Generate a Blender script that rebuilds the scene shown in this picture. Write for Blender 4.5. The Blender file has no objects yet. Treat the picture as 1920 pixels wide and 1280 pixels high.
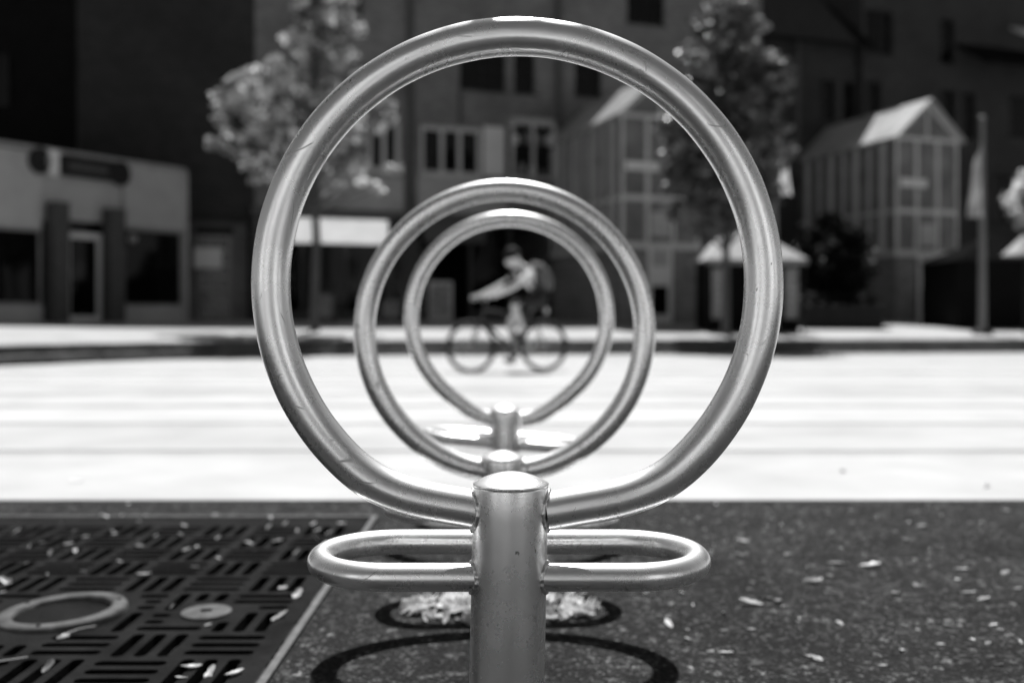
import bpy, bmesh, math, random
import numpy as np
from mathutils import Vector, Matrix, Euler

random.seed(7)
rng = np.random.default_rng(7)
scene = bpy.context.scene
COL = scene.collection

# ------------------------------------------------------------------ camera
F = 1867.0            # focal length in pixels of the 1920 px wide photograph (35 mm lens)
HOR = 590.0           # row of the horizon
CAMZ = 0.62           # camera height above the asphalt
cam_d = bpy.data.cameras.new('camera')
cam = bpy.data.objects.new('camera', cam_d)
COL.objects.link(cam)
cam.location = (0, 0, CAMZ)
cam.rotation_euler = (math.radians(90), 0, 0)
cam_d.sensor_width = 36.0
cam_d.lens = 35.0
cam_d.shift_y = -(640.0 - HOR) / 1920.0
cam_d.clip_start = 0.05
cam_d.clip_end = 2000
cam_d.dof.use_dof = True
cam_d.dof.focus_distance = 1.165
cam_d.dof.aperture_fstop = 2.8
cam_d.dof.aperture_blades = 0
scene.camera = cam

# ------------------------------------------------------------------ sky, sun, exposure
SUN_ELEV = math.radians(57.5)
SUN_AZ = math.radians(2.0)            # a touch to the right of straight ahead
world = bpy.data.worlds.new('World')
scene.world = world
world.use_nodes = True
wn = world.node_tree
wn.nodes.clear()
w_out = wn.nodes.new('ShaderNodeOutputWorld')
w_bg = wn.nodes.new('ShaderNodeBackground')
w_bw = wn.nodes.new('ShaderNodeRGBToBW')
w_sky = wn.nodes.new('ShaderNodeTexSky')
w_sky.sky_type = 'NISHITA'
w_sky.sun_disc = False
w_sky.sun_elevation = SUN_ELEV
w_sky.sun_rotation = SUN_AZ
w_sky.air_density = 1.0
w_sky.dust_density = 0.6
w_bg.inputs['Strength'].default_value = 0.05
wn.links.new(w_sky.outputs[0], w_bw.inputs[0])
wn.links.new(w_bw.outputs[0], w_bg.inputs['Color'])
wn.links.new(w_bg.outputs[0], w_out.inputs[0])

sun_d = bpy.data.lights.new('sun', 'SUN')
sun_d.energy = 5.0
sun_d.angle = math.radians(0.53)
sun_d.color = (1.0, 1.0, 1.0)
sun = bpy.data.objects.new('sun', sun_d)
COL.objects.link(sun)
to_sun = Vector((math.sin(SUN_AZ) * math.cos(SUN_ELEV), math.cos(SUN_AZ) * math.cos(SUN_ELEV), math.sin(SUN_ELEV)))
sun.rotation_euler = (-to_sun).to_track_quat('-Z', 'Y').to_euler()

vs = scene.view_settings
scene.display_settings.display_device = 'sRGB'
vs.view_transform = 'Standard'
vs.look = 'None'
vs.exposure = 0.6
vs.gamma = 1.0
vs.use_curve_mapping = False
scene.render.engine = 'CYCLES'
scene.cycles.use_denoising = True
scene.cycles.max_bounces = 6
scene.cycles.transparent_max_bounces = 8
scene.cycles.caustics_reflective = False
scene.cycles.caustics_refractive = False
scene.cycles.sample_clamp_indirect = 4.0

# ------------------------------------------------------------------ helpers
def at(px, py, Y):
    return Vector(((px - 960.0) / F * Y, Y, CAMZ - (py - HOR) / F * Y))

def on_ground(px, py):
    Y = F * CAMZ / (py - HOR)
    return Vector(((px - 960.0) / F * Y, Y, 0.0))

def tag(o, label=None, cat=None, group=None, kind=None):
    if label: o['label'] = label
    if cat: o['category'] = cat
    if group: o['group'] = group
    if kind: o['kind'] = kind
    return o

def empty(name, loc=(0, 0, 0), label=None, cat=None, group=None, rot=(0, 0, 0)):
    o = bpy.data.objects.new(name, None)
    COL.objects.link(o)
    o.location = loc
    o.rotation_euler = rot
    o.empty_display_size = 0.1
    return tag(o, label, cat, group)

def link_mesh(name, me, parent=None):
    o = bpy.data.objects.new(name, me)
    COL.objects.link(o)
    if parent is not None:
        o.parent = parent
    return o

class MB:
    """collects geometry for ONE mesh object"""
    def __init__(s):
        s.v = []; s.f = []; s.mi = []; s.sm = []
    def add(s, verts, faces, mi=0, smooth=False):
        b = len(s.v)
        s.v += [tuple(p) for p in verts]
        s.f += [tuple(b + i for i in f) for f in faces]
        s.mi += [mi] * len(faces)
        s.sm += [smooth] * len(faces)
    def hexa(s, p, mi=0):
        s.add(p, [(0, 3, 2, 1), (4, 5, 6, 7), (0, 1, 5, 4), (1, 2, 6, 5), (2, 3, 7, 6), (3, 0, 4, 7)], mi)
    def box(s, x0, x1, y0, y1, z0, z1, mi=0):
        s.hexa([(x0, y0, z0), (x1, y0, z0), (x1, y1, z0), (x0, y1, z0),
                (x0, y0, z1), (x1, y0, z1), (x1, y1, z1), (x0, y1, z1)], mi)
    def fbox(s, fr, s0, s1, z0, z1, d0, d1, mi=0):
        # box in a facade frame: s along the wall, z up, d out of the wall
        s.hexa([fr(s0, z0, d1), fr(s1, z0, d1), fr(s1, z0, d0), fr(s0, z0, d0),
                fr(s0, z1, d1), fr(s1, z1, d1), fr(s1, z1, d0), fr(s0, z1, d0)], mi)
    def quad(s, a, b, c, d, mi=0):
        s.add([a, b, c, d], [(0, 1, 2, 3)], mi)
    def sweep(s, path, rad, n=16, closed=False, caps=True, mi=0, smooth=True, up=(0, 0, 1)):
        P = [Vector(p) for p in path]
        m = len(P)
        R = rad if callable(rad) else (lambda i: rad)
        T = []
        for i in range(m):
            if closed:
                t = P[(i + 1) % m] - P[i - 1]
            else:
                t = P[min(i + 1, m - 1)] - P[max(i - 1, 0)]
            T.append(t.normalized())
        nrm = T[0].cross(Vector(up))
        if nrm.length < 1e-3:
            nrm = T[0].cross(Vector((1, 0.3, 0)))
        nrm.normalize()
        V = []
        for i in range(m):
            nrm = (nrm - T[i] * nrm.dot(T[i])).normalized()
            bi = T[i].cross(nrm)
            r = R(i)
            for k in range(n):
                a = 2 * math.pi * k / n
                V.append(P[i] + nrm * (math.cos(a) * r) + bi * (math.sin(a) * r))
        Fc = []
        for i in range(m if closed else m - 1):
            j = (i + 1) % m
            for k in range(n):
                l = (k + 1) % n
                Fc.append((i * n + k, i * n + l, j * n + l, j * n + k))
        s.add(V, Fc, mi, smooth)
        if caps and not closed:
            s.add(V[:n], [tuple(range(n))[::-1]], mi)
            s.add(V[-n:], [tuple(range(n))], mi)
    def lathe(s, prof, n=48, center=(0, 0, 0), mi=0, smooth=True):
        c = Vector(center)
        V = []; Fc = []
        for r, z in prof:
            for k in range(n):
                a = 2 * math.pi * k / n
                V.append((c.x + r * math.cos(a), c.y + r * math.sin(a), c.z + z))
        for i in range(len(prof) - 1):
            for k in range(n):
                l = (k + 1) % n
                Fc.append((i * n + k, i * n + l, (i + 1) * n + l, (i + 1) * n + k))
        s.add(V, Fc, mi, smooth)
    def build(s, name, mats, parent=None, offset=None, bevel=0.0):
        """world coordinates; with a parent the mesh is moved into the parent's (unrotated) space"""
        if not isinstance(mats, (list, tuple)):
            mats = [mats]
        off = Vector((0, 0, 0))
        if offset is not None:
            off = Vector(offset)
        me = bpy.data.meshes.new(name)
        me.from_pydata([(x - off.x, y - off.y, z - off.z) for x, y, z in s.v], [], s.f)
        for m in mats:
            me.materials.append(m)
        me.polygons.foreach_set('material_index', s.mi)
        me.polygons.foreach_set('use_smooth', s.sm)
        me.update()
        o = link_mesh(name, me, parent)
        if bevel > 0:
            b = o.modifiers.new('bevel', 'BEVEL')
            b.width = bevel; b.segments = 2; b.limit_method = 'ANGLE'
        return o

def copy_tree(o, parent=None):
    c = o.copy()
    COL.objects.link(c)
    c.parent = parent
    for ch in list(o.children):
        copy_tree(ch, c)
    return c

# ------------------------------------------------------------------ materials (the photograph is black and white: all greys)
def g(v, a=1.0):
    return (v, v, v, a)

def new_mat(name):
    m = bpy.data.materials.new(name)
    m.use_nodes = True
    nt = m.node_tree
    b = nt.nodes['Principled BSDF']
    return m, nt, b

def noise_node(nt, scale, detail=4.0, rough=0.55, vec=None, stretch=None):
    tc = nt.nodes.new('ShaderNodeTexCoord')
    src = tc.outputs['Object']
    if stretch:
        mp = nt.nodes.new('ShaderNodeMapping')
        mp.inputs['Scale'].default_value = stretch
        nt.links.new(src, mp.inputs[0])
        src = mp.outputs[0]
    n = nt.nodes.new('ShaderNodeTexNoise')
    n.inputs['Scale'].default_value = scale
    n.inputs['Detail'].default_value = detail
    n.inputs['Roughness'].default_value = rough
    nt.links.new(src, n.inputs['Vector'])
    return n

def ramp(nt, src, stops):
    r = nt.nodes.new('ShaderNodeValToRGB')
    e = r.color_ramp.elements
    e[0].position, e[0].color = stops[0][0], g(stops[0][1])
    e[1].position, e[1].color = stops[1][0], g(stops[1][1])
    for p, v in stops[2:]:
        x = e.new(p); x.color = g(v)
    nt.links.new(src, r.inputs[0])
    return r

def simple(name, v, rough=0.7, metal=0.0, var=0.25, scale=6.0, bump=0.0, bscale=40.0, spec=0.4):
    m, nt, b = new_mat(name)
    n = noise_node(nt, scale)
    r = ramp(nt, n.outputs['Fac'], [(0.3, v * (1 - var)), (0.7, min(1, v * (1 + var)))])
    nt.links.new(r.outputs[0], b.inputs['Base Color'])
    b.inputs['Roughness'].default_value = rough
    b.inputs['Metallic'].default_value = metal
    b.inputs['Specular IOR Level'].default_value = spec
    if bump > 0:
        n2 = noise_node(nt, bscale, 6)
        bp = nt.nodes.new('ShaderNodeBump')
        bp.inputs['Strength'].default_value = bump
        bp.inputs['Distance'].default_value = 0.01
        nt.links.new(n2.outputs['Fac'], bp.inputs['Height'])
        nt.links.new(bp.outputs[0], b.inputs['Normal'])
    return m

def brick_mat(name, v, var=0.25):
    m, nt, b = new_mat(name)
    tc = nt.nodes.new('ShaderNodeTexCoord')
    mp = nt.nodes.new('ShaderNodeMapping')
    mp.inputs['Rotation'].default_value = (math.radians(90), 0, 0)
    nt.links.new(tc.outputs['Object'], mp.inputs[0])
    br = nt.nodes.new('ShaderNodeTexBrick')
    br.inputs['Scale'].default_value = 1.0
    br.inputs['Brick Width'].default_value = 0.25
    br.inputs['Row Height'].default_value = 0.075
    br.inputs['Mortar Size'].default_value = 0.008
    br.inputs['Color1'].default_value = g(v * (1 - var))
    br.inputs['Color2'].default_value = g(v * (1 + var))
    br.inputs['Mortar'].default_value = g(v * 1.3)
    nt.links.new(mp.outputs[0], br.inputs['Vector'])
    n = noise_node(nt, 0.6, 5)
    r = ramp(nt, n.outputs['Fac'], [(0.3, 0.75), (0.7, 1.15)])
    mx = nt.nodes.new('ShaderNodeMix'); mx.data_type = 'RGBA'; mx.blend_type = 'MULTIPLY'
    mx.inputs['Factor'].default_value = 1.0
    nt.links.new(br.outputs['Color'], mx.inputs['A'])
    nt.links.new(r.outputs[0], mx.inputs['B'])
    nt.links.new(mx.outputs['Result'], b.inputs['Base Color'])
    b.inputs['Roughness'].default_value = 0.85
    b.inputs['Specular IOR Level'].default_value = 0.2
    return m

def steel_mat():
    m, nt, b = new_mat('brushed stainless steel')
    b.inputs['Metallic'].default_value = 1.0
    # soft clouding of the polish
    n1 = noise_node(nt, 9, 5)
    r1 = ramp(nt, n1.outputs['Fac'], [(0.3, 0.78), (0.72, 0.92)])
    # handling dirt: small dark specks and scuffs
    n2 = noise_node(nt, 75, 3, 0.6, stretch=(1.0, 1.0, 0.55))
    sp = ramp(nt, n2.outputs['Fac'], [(0.695, 0.0), (0.73, 0.9)])
    n2b = noise_node(nt, 7, 2)
    spm = ramp(nt, n2b.outputs['Fac'], [(0.40, 0.0), (0.55, 1.0)])
    mul = nt.nodes.new('ShaderNodeMath'); mul.operation = 'MULTIPLY'
    nt.links.new(sp.outputs[0], mul.inputs[0]); nt.links.new(spm.outputs[0], mul.inputs[1])
    # thin scratches: iso-lines of a stretched noise
    acc = mul.outputs[0]
    for rot, sc, loc in (((0.4, 0.9, 0.3), 9.0, 0.0), ((1.1, -0.7, 0.5), 7.0, 3.1), ((0.2, 0.3, -0.8), 11.0, 8.2)):
        tc = nt.nodes.new('ShaderNodeTexCoord')
        mp = nt.nodes.new('ShaderNodeMapping')
        mp.inputs['Rotation'].default_value = rot
        mp.inputs['Location'].default_value = (loc, loc, loc)
        mp.inputs['Scale'].default_value = (sc, sc * 5, sc)
        nt.links.new(tc.outputs['Object'], mp.inputs[0])
        nn = nt.nodes.new('ShaderNodeTexNoise'); nn.inputs['Scale'].default_value = 1.0; nn.inputs['Detail'].default_value = 1.0
        nt.links.new(mp.outputs[0], nn.inputs['Vector'])
        s1 = nt.nodes.new('ShaderNodeMath'); s1.operation = 'SUBTRACT'; s1.inputs[1].default_value = 0.5
        nt.links.new(nn.outputs['Fac'], s1.inputs[0])
        s2 = nt.nodes.new('ShaderNodeMath'); s2.operation = 'ABSOLUTE'
        nt.links.new(s1.outputs[0], s2.inputs[0])
        rl = ramp(nt, s2.outputs[0], [(0.002, 1.0), (0.006, 0.0)])
        nm = noise_node(nt, 13 + sc, 2)
        rm = ramp(nt, nm.outputs['Fac'], [(0.59, 0.0), (0.66, 0.7)])
        m1 = nt.nodes.new('ShaderNodeMath'); m1.operation = 'MULTIPLY'
        nt.links.new(rl.outputs[0], m1.inputs[0]); nt.links.new(rm.outputs[0], m1.inputs[1])
        mxm = nt.nodes.new('ShaderNodeMath'); mxm.operation = 'MAXIMUM'
        nt.links.new(acc, mxm.inputs[0]); nt.links.new(m1.outputs[0], mxm.inputs[1])
        acc = mxm.outputs[0]
    mx = nt.nodes.new('ShaderNodeMix'); mx.data_type = 'RGBA'
    nt.links.new(acc, mx.inputs['Factor'])
    nt.links.new(r1.outputs[0], mx.inputs['A'])
    mx.inputs['B'].default_value = g(0.09)
    nt.links.new(mx.outputs['Result'], b.inputs['Base Color'])
    n3 = noise_node(nt, 14, 6, 0.7)
    r3 = ramp(nt, n3.outputs['Fac'], [(0.3, 0.22), (0.75, 0.33)])
    ad = nt.nodes.new('ShaderNodeMath'); ad.operation = 'ADD'
    sc2 = nt.nodes.new('ShaderNodeMath'); sc2.operation = 'MULTIPLY'; sc2.inputs[1].default_value = 0.4
    nt.links.new(acc, sc2.inputs[0])
    nt.links.new(r3.outputs[0], ad.inputs[0]); nt.links.new(sc2.outputs[0], ad.inputs[1])
    nt.links.new(ad.outputs[0], b.inputs['Roughness'])
    n4 = noise_node(nt, 260, 3)
    bp = nt.nodes.new('ShaderNodeBump')
    bp.inputs['Strength'].default_value = 0.05
    bp.inputs['Distance'].default_value = 0.002
    nt.links.new(n4.outputs['Fac'], bp.inputs['Height'])
    nt.links.new(bp.outputs[0], b.inputs['Normal'])
    # satin finish: a wide soft lobe under the tighter one
    b2 = nt.nodes.new('ShaderNodeBsdfPrincipled')
    b2.inputs['Metallic'].default_value = 1.0
    b2.inputs['Roughness'].default_value = 0.5
    nt.links.new(mx.outputs['Result'], b2.inputs['Base Color'])
    ms = nt.nodes.new('ShaderNodeMixShader'); ms.inputs[0].default_value = 0.27
    nt.links.new(b.outputs[0], ms.inputs[1]); nt.links.new(b2.outputs[0], ms.inputs[2])
    nt.links.new(ms.outputs[0], nt.nodes['Material Output'].inputs['Surface'])
    return m

def asphalt_mat():
    m, nt, b = new_mat('worn asphalt')
    # aggregate grains
    tc = nt.nodes.new('ShaderNodeTexCoord')
    vo = nt.nodes.new('ShaderNodeTexVoronoi'); vo.inputs['Scale'].default_value = 170
    nt.links.new(tc.outputs['Object'], vo.inputs['Vector'])
    sep = nt.nodes.new('ShaderNodeSeparateColor')
    nt.links.new(vo.outputs['Color'], sep.inputs[0])
    rg = ramp(nt, sep.outputs[0], [(0.0, 0.008), (0.7, 0.018), (0.92, 0.038), (1.0, 0.12)])
    # worn pale flecks and larger patches
    n1 = noise_node(nt, 24, 6, 0.72, stretch=(1.0, 1.25, 1.0))
    f1 = ramp(nt, n1.outputs['Fac'], [(0.57, 0.0), (0.63, 0.8), (0.72, 1.0)])
    n2 = noise_node(nt, 3.2, 4, 0.6)
    f2 = ramp(nt, n2.outputs['Fac'], [(0.3, 0.6), (0.7, 1.3)])
    mx = nt.nodes.new('ShaderNodeMix'); mx.data_type = 'RGBA'
    ff = nt.nodes.new('ShaderNodeMath'); ff.operation = 'MULTIPLY'; ff.inputs[1].default_value = 0.6
    nt.links.new(f1.outputs[0], ff.inputs[0])
    nt.links.new(ff.outputs[0], mx.inputs['Factor'])
    nt.links.new(rg.outputs[0], mx.inputs['A'])
    mx.inputs['B'].default_value = g(0.13)
    vf = nt.nodes.new('ShaderNodeTexVoronoi'); vf.inputs['Scale'].default_value = 42
    mpf = nt.nodes.new('ShaderNodeMapping'); mpf.inputs['Scale'].default_value = (1.0, 0.8, 1.0)
    nf_ = noise_node(nt, 90, 3)
    adf = nt.nodes.new('ShaderNodeMix'); adf.data_type = 'RGBA'; adf.blend_type = 'LINEAR_LIGHT'; adf.inputs['Factor'].default_value = .02
    nt.links.new(tc.outputs['Object'], mpf.inputs[0]); nt.links.new(mpf.outputs[0], adf.inputs['A']); nt.links.new(nf_.outputs['Color'], adf.inputs['B'])
    nt.links.new(adf.outputs['Result'], vf.inputs['Vector'])
    sf_ = nt.nodes.new('ShaderNodeSeparateColor'); nt.links.new(vf.outputs['Color'], sf_.inputs[0])
    ra = ramp(nt, sf_.outputs[1], [(0.80, 0.0), (0.97, 0.85)])
    rb = ramp(nt, vf.outputs['Distance'], [(0.22, 1.0), (0.34, 0.0)])
    mf_ = nt.nodes.new('ShaderNodeMath'); mf_.operation = 'MULTIPLY'
    nt.links.new(ra.outputs[0], mf_.inputs[0]); nt.links.new(rb.outputs[0], mf_.inputs[1])
    mx2 = nt.nodes.new('ShaderNodeMix'); mx2.data_type = 'RGBA'
    nt.links.new(mf_.outputs[0], mx2.inputs['Factor']); nt.links.new(mx.outputs['Result'], mx2.inputs['A']); mx2.inputs['B'].default_value = g(0.24)
    mu = nt.nodes.new('ShaderNodeMix'); mu.data_type = 'RGBA'; mu.blend_type = 'MULTIPLY'; mu.inputs['Factor'].default_value = 1
    nt.links.new(mx2.outputs['Result'], mu.inputs['A']); nt.links.new(f2.outputs[0], mu.inputs['B'])
    nt.links.new(mu.outputs['Result'], b.inputs['Base Color'])
    b.inputs['Roughness'].default_value = 0.85
    b.inputs['Specular IOR Level'].default_value = 0.08
    bp = nt.nodes.new('ShaderNodeBump'); bp.inputs['Strength'].default_value = 0.9; bp.inputs['Distance'].default_value = 0.004
    nt.links.new(vo.outputs['Distance'], bp.inputs['Height'])
    bp2 = nt.nodes.new('ShaderNodeBump'); bp2.inputs['Strength'].default_value = 0.5; bp2.inputs['Distance'].default_value = 0.006
    n5 = noise_node(nt, 60, 5)
    nt.links.new(n5.outputs['Fac'], bp2.inputs['Height'])
    nt.links.new(bp.outputs[0], bp2.inputs['Normal'])
    nt.links.new(bp2.outputs[0], b.inputs['Normal'])
    return m

def leaf_mat(name, v, trans=0.5, var=0.4, spec=0.35):
    m = bpy.data.materials.new(name); m.use_nodes = True
    nt = m.node_tree
    b = nt.nodes['Principled BSDF']; out = nt.nodes['Material Output']
    n = noise_node(nt, 2.2, 3)
    r = ramp(nt, n.outputs['Fac'], [(0.36, v * (1 - var)), (0.64, v * (1 + var))])
    nt.links.new(r.outputs[0], b.inputs['Base Color'])
    b.inputs['Roughness'].default_value = 0.40
    b.inputs['Specular IOR Level'].default_value = spec if v > .02 else .06
    t = nt.nodes.new('ShaderNodeBsdfTranslucent')
    r2 = ramp(nt, n.outputs['Fac'], [(0.36, v * (1 - var)), (0.64, min(.85, v * (1 + var) * 1.2))])
    nt.links.new(r2.outputs[0], t.inputs['Color'])
    mix = nt.nodes.new('ShaderNodeMixShader'); mix.inputs[0].default_value = trans
    nt.links.new(b.outputs[0], mix.inputs[1]); nt.links.new(t.outputs[0], mix.inputs[2])
    nt.links.new(mix.outputs[0], out.inputs['Surface'])
    return m

def glass_mat(name, v=0.02, clear=0.0, rough=0.05):
    m, nt, b = new_mat(name)
    n = noise_node(nt, 1.5, 2)
    r = ramp(nt, n.outputs['Fac'], [(0.3, v * 0.7), (0.7, v * 1.3)])
    nt.links.new(r.outputs[0], b.inputs['Base Color'])
    b.inputs['Roughness'].default_value = rough
    b.inputs['Specular IOR Level'].default_value = 0.22
    if clear > 0:
        out = nt.nodes['Material Output']
        t = nt.nodes.new('ShaderNodeBsdfTransparent'); t.inputs[0].default_value = g(0.8)
        mix = nt.nodes.new('ShaderNodeMixShader'); mix.inputs[0].default_value = clear
        nt.links.new(b.outputs[0], mix.inputs[1]); nt.links.new(t.outputs[0], mix.inputs[2])
        nt.links.new(mix.outputs[0], out.inputs['Surface'])
    return m

M = {}
M['steel'] = steel_mat()
M['weld'] = simple('weld bead steel', 0.6, 0.36, 1.0, 0.3, 220, 0.15, 300)
M['asphalt'] = asphalt_mat()
M['pave'] = simple('pale concrete paving', 0.38, 0.8, 0, 0.14, 1.6, 0.25, 90)
M['pave2'] = simple('pale concrete paving, greyer', 0.355, 0.8, 0, 0.2, 0.9, 0.25, 90)
M['pave3'] = simple('pale concrete paving, lighter', 0.40, 0.8, 0, 0.12, 1.3, 0.25, 90)
M['band'] = simple('grey paving band', 0.315, 0.8, 0, 0.14, 3.0, 0.3, 90)
M['terrace'] = simple('terrace paving', 0.32, 0.85, 0, 0.18, 1.2, 0.3, 60)
M['step'] = simple('dark stone step', 0.075, 0.8, 0, 0.45, 2.6, 0.4, 40)
M['earth'] = simple('dark earth', 0.015, 0.95, 0, 0.4, 20, 0.5, 60)
M['farground'] = simple('far ground', 0.12, 0.9, 0, 0.3, 0.4)
M['iron'] = simple('dark cast iron', 0.010, 0.8, 0.0, 0.6, 9, 0.5, 120, 0.04)
M['ironedge'] = simple('worn steel edge', 0.08, 0.7, 0.1, 0.35, 22, 0.4, 80)
M['lampring'] = simple('dull aluminium ring', 0.075, 0.7, 0.0, 0.45, 30, 0.2, 120, 0.15)
M['lampglass'] = simple('mottled lamp glass', 0.12, 0.5, 0.0, 0.95, 26, spec=0.15)  # strong blotchy tone across the recessed lens
M['dryleaf'] = leaf_mat('dry leaf', 0.62, 0.35, 0.35)
M['twig'] = simple('dry twig', 0.35, 0.8)
M['leafA'] = leaf_mat('tree leaf', 0.45, 0.4, 0.8, 0.5)
M['leafB'] = leaf_mat('darker tree leaf', 0.13, 0.3, 0.85, 0.6)
M['leafC'] = leaf_mat('shrub leaf', 0.008, 0.2, 0.4)
M['bark'] = simple('bark', 0.07, 0.9, 0, 0.35, 12, 0.6, 25)
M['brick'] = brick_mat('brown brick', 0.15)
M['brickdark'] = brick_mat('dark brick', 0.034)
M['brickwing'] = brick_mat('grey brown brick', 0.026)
M['bricklight'] = brick_mat('tower base brick', 0.19)
M['black'] = simple('black cladding', 0.004, 0.8, 0, 0.3, 2, spec=0.1)
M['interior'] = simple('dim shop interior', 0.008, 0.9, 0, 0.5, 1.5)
M['spandrel'] = simple('pale spandrel panel', 0.34, 0.7, 0, 0.1, 1.5)
M['white'] = simple('white painted frame', 0.48, 0.5, 0, 0.1, 3)
M['whitewall'] = simple('pale rendered panel', 0.6, 0.7, 0, 0.08, 1)
M['fascia'] = simple('pale metal fascia', 0.36, 0.6, 0, 0.12, 1.2)
M['shopframe'] = simple('shop frame', 0.26, 0.5, 0, 0.15, 3)
M['column'] = simple('grey shop column', 0.05, 0.7, 0, 0.2, 5)
M['darkmetal'] = simple('dark painted metal', 0.012, 0.6, 0, 0.3, 5, spec=0.2)
M['pipe'] = simple('grey downpipe', 0.06, 0.5, 0, 0.2, 5)
M['roof'] = simple('dark roof tile', 0.010, 1.0, 0, 0.4, 6, spec=0.0)
M['pane'] = glass_mat('dark window glass', 0.003)
M['towerglass'] = glass_mat('tower glass', 0.20, 0.3, 0.12)
M['roofglass'] = simple('milky roof glazing', 0.36, 0.35, 0, 0.25, 0.8)
M['cloth'] = simple('white cloth', 0.38, 0.8, 0, 0.1, 5)
M['bluecloth'] = simple('grey banner cloth', 0.22, 0.8, 0, 0.4, 5)
M['pole'] = simple('grey flagpole', 0.16, 0.4, 0.2, 0.1, 4)
M['poster'] = simple('poster print', 0.16, 0.6, 0, 0.9, 9)
M['tyre'] = simple('tyre rubber', 0.02, 0.8, 0, 0.2, 30)
M['rim'] = simple('rim alloy', 0.25, 0.4, 0.7, 0.1, 30)
M['bikeframe'] = simple('dark bike paint', 0.03, 0.3, 0, 0.2, 10)
M['skin'] = simple('skin', 0.62, 0.5, 0, 0.08, 20)
M['shirt'] = simple('dark jersey', 0.02, 0.85, 0, 0.3, 14)
M['sleeve'] = simple('pale sleeve', 0.75, 0.8, 0, 0.1, 14)
M['shorts'] = simple('dark shorts', 0.02, 0.85, 0, 0.3, 14)
M['shoe'] = simple('dark shoe', 0.02, 0.6, 0, 0.3, 20)
M['helmet'] = simple('dark helmet', 0.012, 0.7, 0, 0.2, 20, spec=0.1)
M['lens'] = simple('clear rear reflector', 0.75, 0.15, 0.0, 0.1, 30, spec=1.0)
m, nt, b = new_mat('sign face with added glow')
_n = noise_node(nt, 2.0, 2)
_r = ramp(nt, _n.outputs['Fac'], [(0.3, 0.7), (0.7, 0.85)])
nt.links.new(_r.outputs[0], b.inputs['Base Color'])
nt.links.new(_r.outputs[0], b.inputs['Emission Color'])
b.inputs['Emission Strength'].default_value = 0.42  # glow added to lift the shaded sign; no lamp is known behind it
M['sign'] = m

# ------------------------------------------------------------------ ground
EDGE_Y = 3.33
SLOPE = 0.0129
def gz(y):
    return 0.0 if y < EDGE_Y else -SLOPE * (y - EDGE_Y)

# tree grate pit: hole in the asphalt
GX0, GX1, GY0, GY1 = -3.70, -0.41, 1.16, 3.06
mb = MB()
xs = [-80, GX0, GX1, 80]
ys = [-80, GY0, GY1, EDGE_Y]
for i in range(3):
    for j in range(3):
        if i == 1 and j == 1:
            continue
        mb.quad((xs[i], ys[j], 0), (xs[i + 1], ys[j], 0), (xs[i + 1], ys[j + 1], 0), (xs[i], ys[j + 1], 0))
d = 0.09   # pit walls
mb.quad((GX0, GY0, 0), (GX1, GY0, 0), (GX1, GY0, -d), (GX0, GY0, -d))
mb.quad((GX0, GY1, -d), (GX1, GY1, -d), (GX1, GY1, 0), (GX0, GY1, 0))
mb.quad((GX0, GY0, -d), (GX0, GY1, -d), (GX0, GY1, 0), (GX0, GY0, 0))
mb.quad((GX1, GY0, 0), (GX1, GY1, 0), (GX1, GY1, -d), (GX1, GY0, -d))
tag(mb.build('asphalt_ground', M['asphalt']), 'dark worn asphalt in the foreground', kind='structure')
mb = MB()
mb.quad((GX0, GY0, -d), (GX1, GY0, -d), (GX1, GY1, -d), (GX0, GY1, -d))
tag(mb.build('earth', M['earth']), 'dark earth under the grate', kind='structure')
mb = MB()
mb.quad((-600, -600, -0.75), (600, -600, -0.75), (600, 600, -0.75), (-600, 600, -0.75))
tag(mb.build('ground', M['farground']), kind='structure')

# pale paving in long poured strips, darker bands between them
pav = MB()
pav.quad((-80, EDGE_Y, -0.012), (80, EDGE_Y, -0.012), (80, 30, gz(30) - 0.012), (-80, 30, gz(30) - 0.012))
pav.quad((-80, -80, .004), (80, -80, .004), (80, -2.6, .004), (-80, -2.6, .004), 1)  # unseen pale paving added behind the camera to brighten the steel
pavement = tag(pav.build('pavement', [M['band'], M['pave']]), 'pale paved square in bright sun', kind='structure')
y = EDGE_Y + 0.004
k = 0
while y < 26:
    wid = 1.15 if k % 2 == 0 else 0.20
    y2 = min(y + wid, 26)
    s = MB()
    nseg = 1
    s.box(-80, 80, y + 0.004, y2 - 0.004, -0.05, 0.0)
    s.v = [(x, yy, zz + gz(yy) - (0.0 if k % 2 == 0 else 0.004)) for x, yy, zz in s.v]
    o = s.build('paving_strip' if k % 2 == 0 else 'paving_band', M[('pave', 'pave2', 'pave3')[(k // 2) % 3]] if k % 2 == 0 else M['band'], pavement)
    y = y2
    k += 1

# ------------------------------------------------------------------ terrace with two steps
E_pts = [(-20, 2.0), (-14.5, 6.5), (-10.2, 10.8), (-7.9, 14.2), (-6.75, 17.0), (-5.4, 18.9), (-2.84, 20.4), (2.8, 21.6), (11.8, 23.0), (24, 25.0), (40, 27.5)]
def catmull(pts, per=12):
    out = []
    P = [Vector(p) for p in pts]
    for i in range(len(P) - 1):
        p0 = P[max(i - 1, 0)]; p1 = P[i]; p2 = P[i + 1]; p3 = P[min(i + 2, len(P) - 1)]
        for k in range(per):
            t = k / per
            out.append(0.5 * ((2 * p1) + (-p0 + p2) * t + (2 * p0 - 5 * p1 + 4 * p2 - p3) * t * t + (-p0 + 3 * p1 - 3 * p2 + p3) * t ** 3))
    out.append(P[-1])
    return out
Ec = catmull(E_pts, 16)
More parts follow.
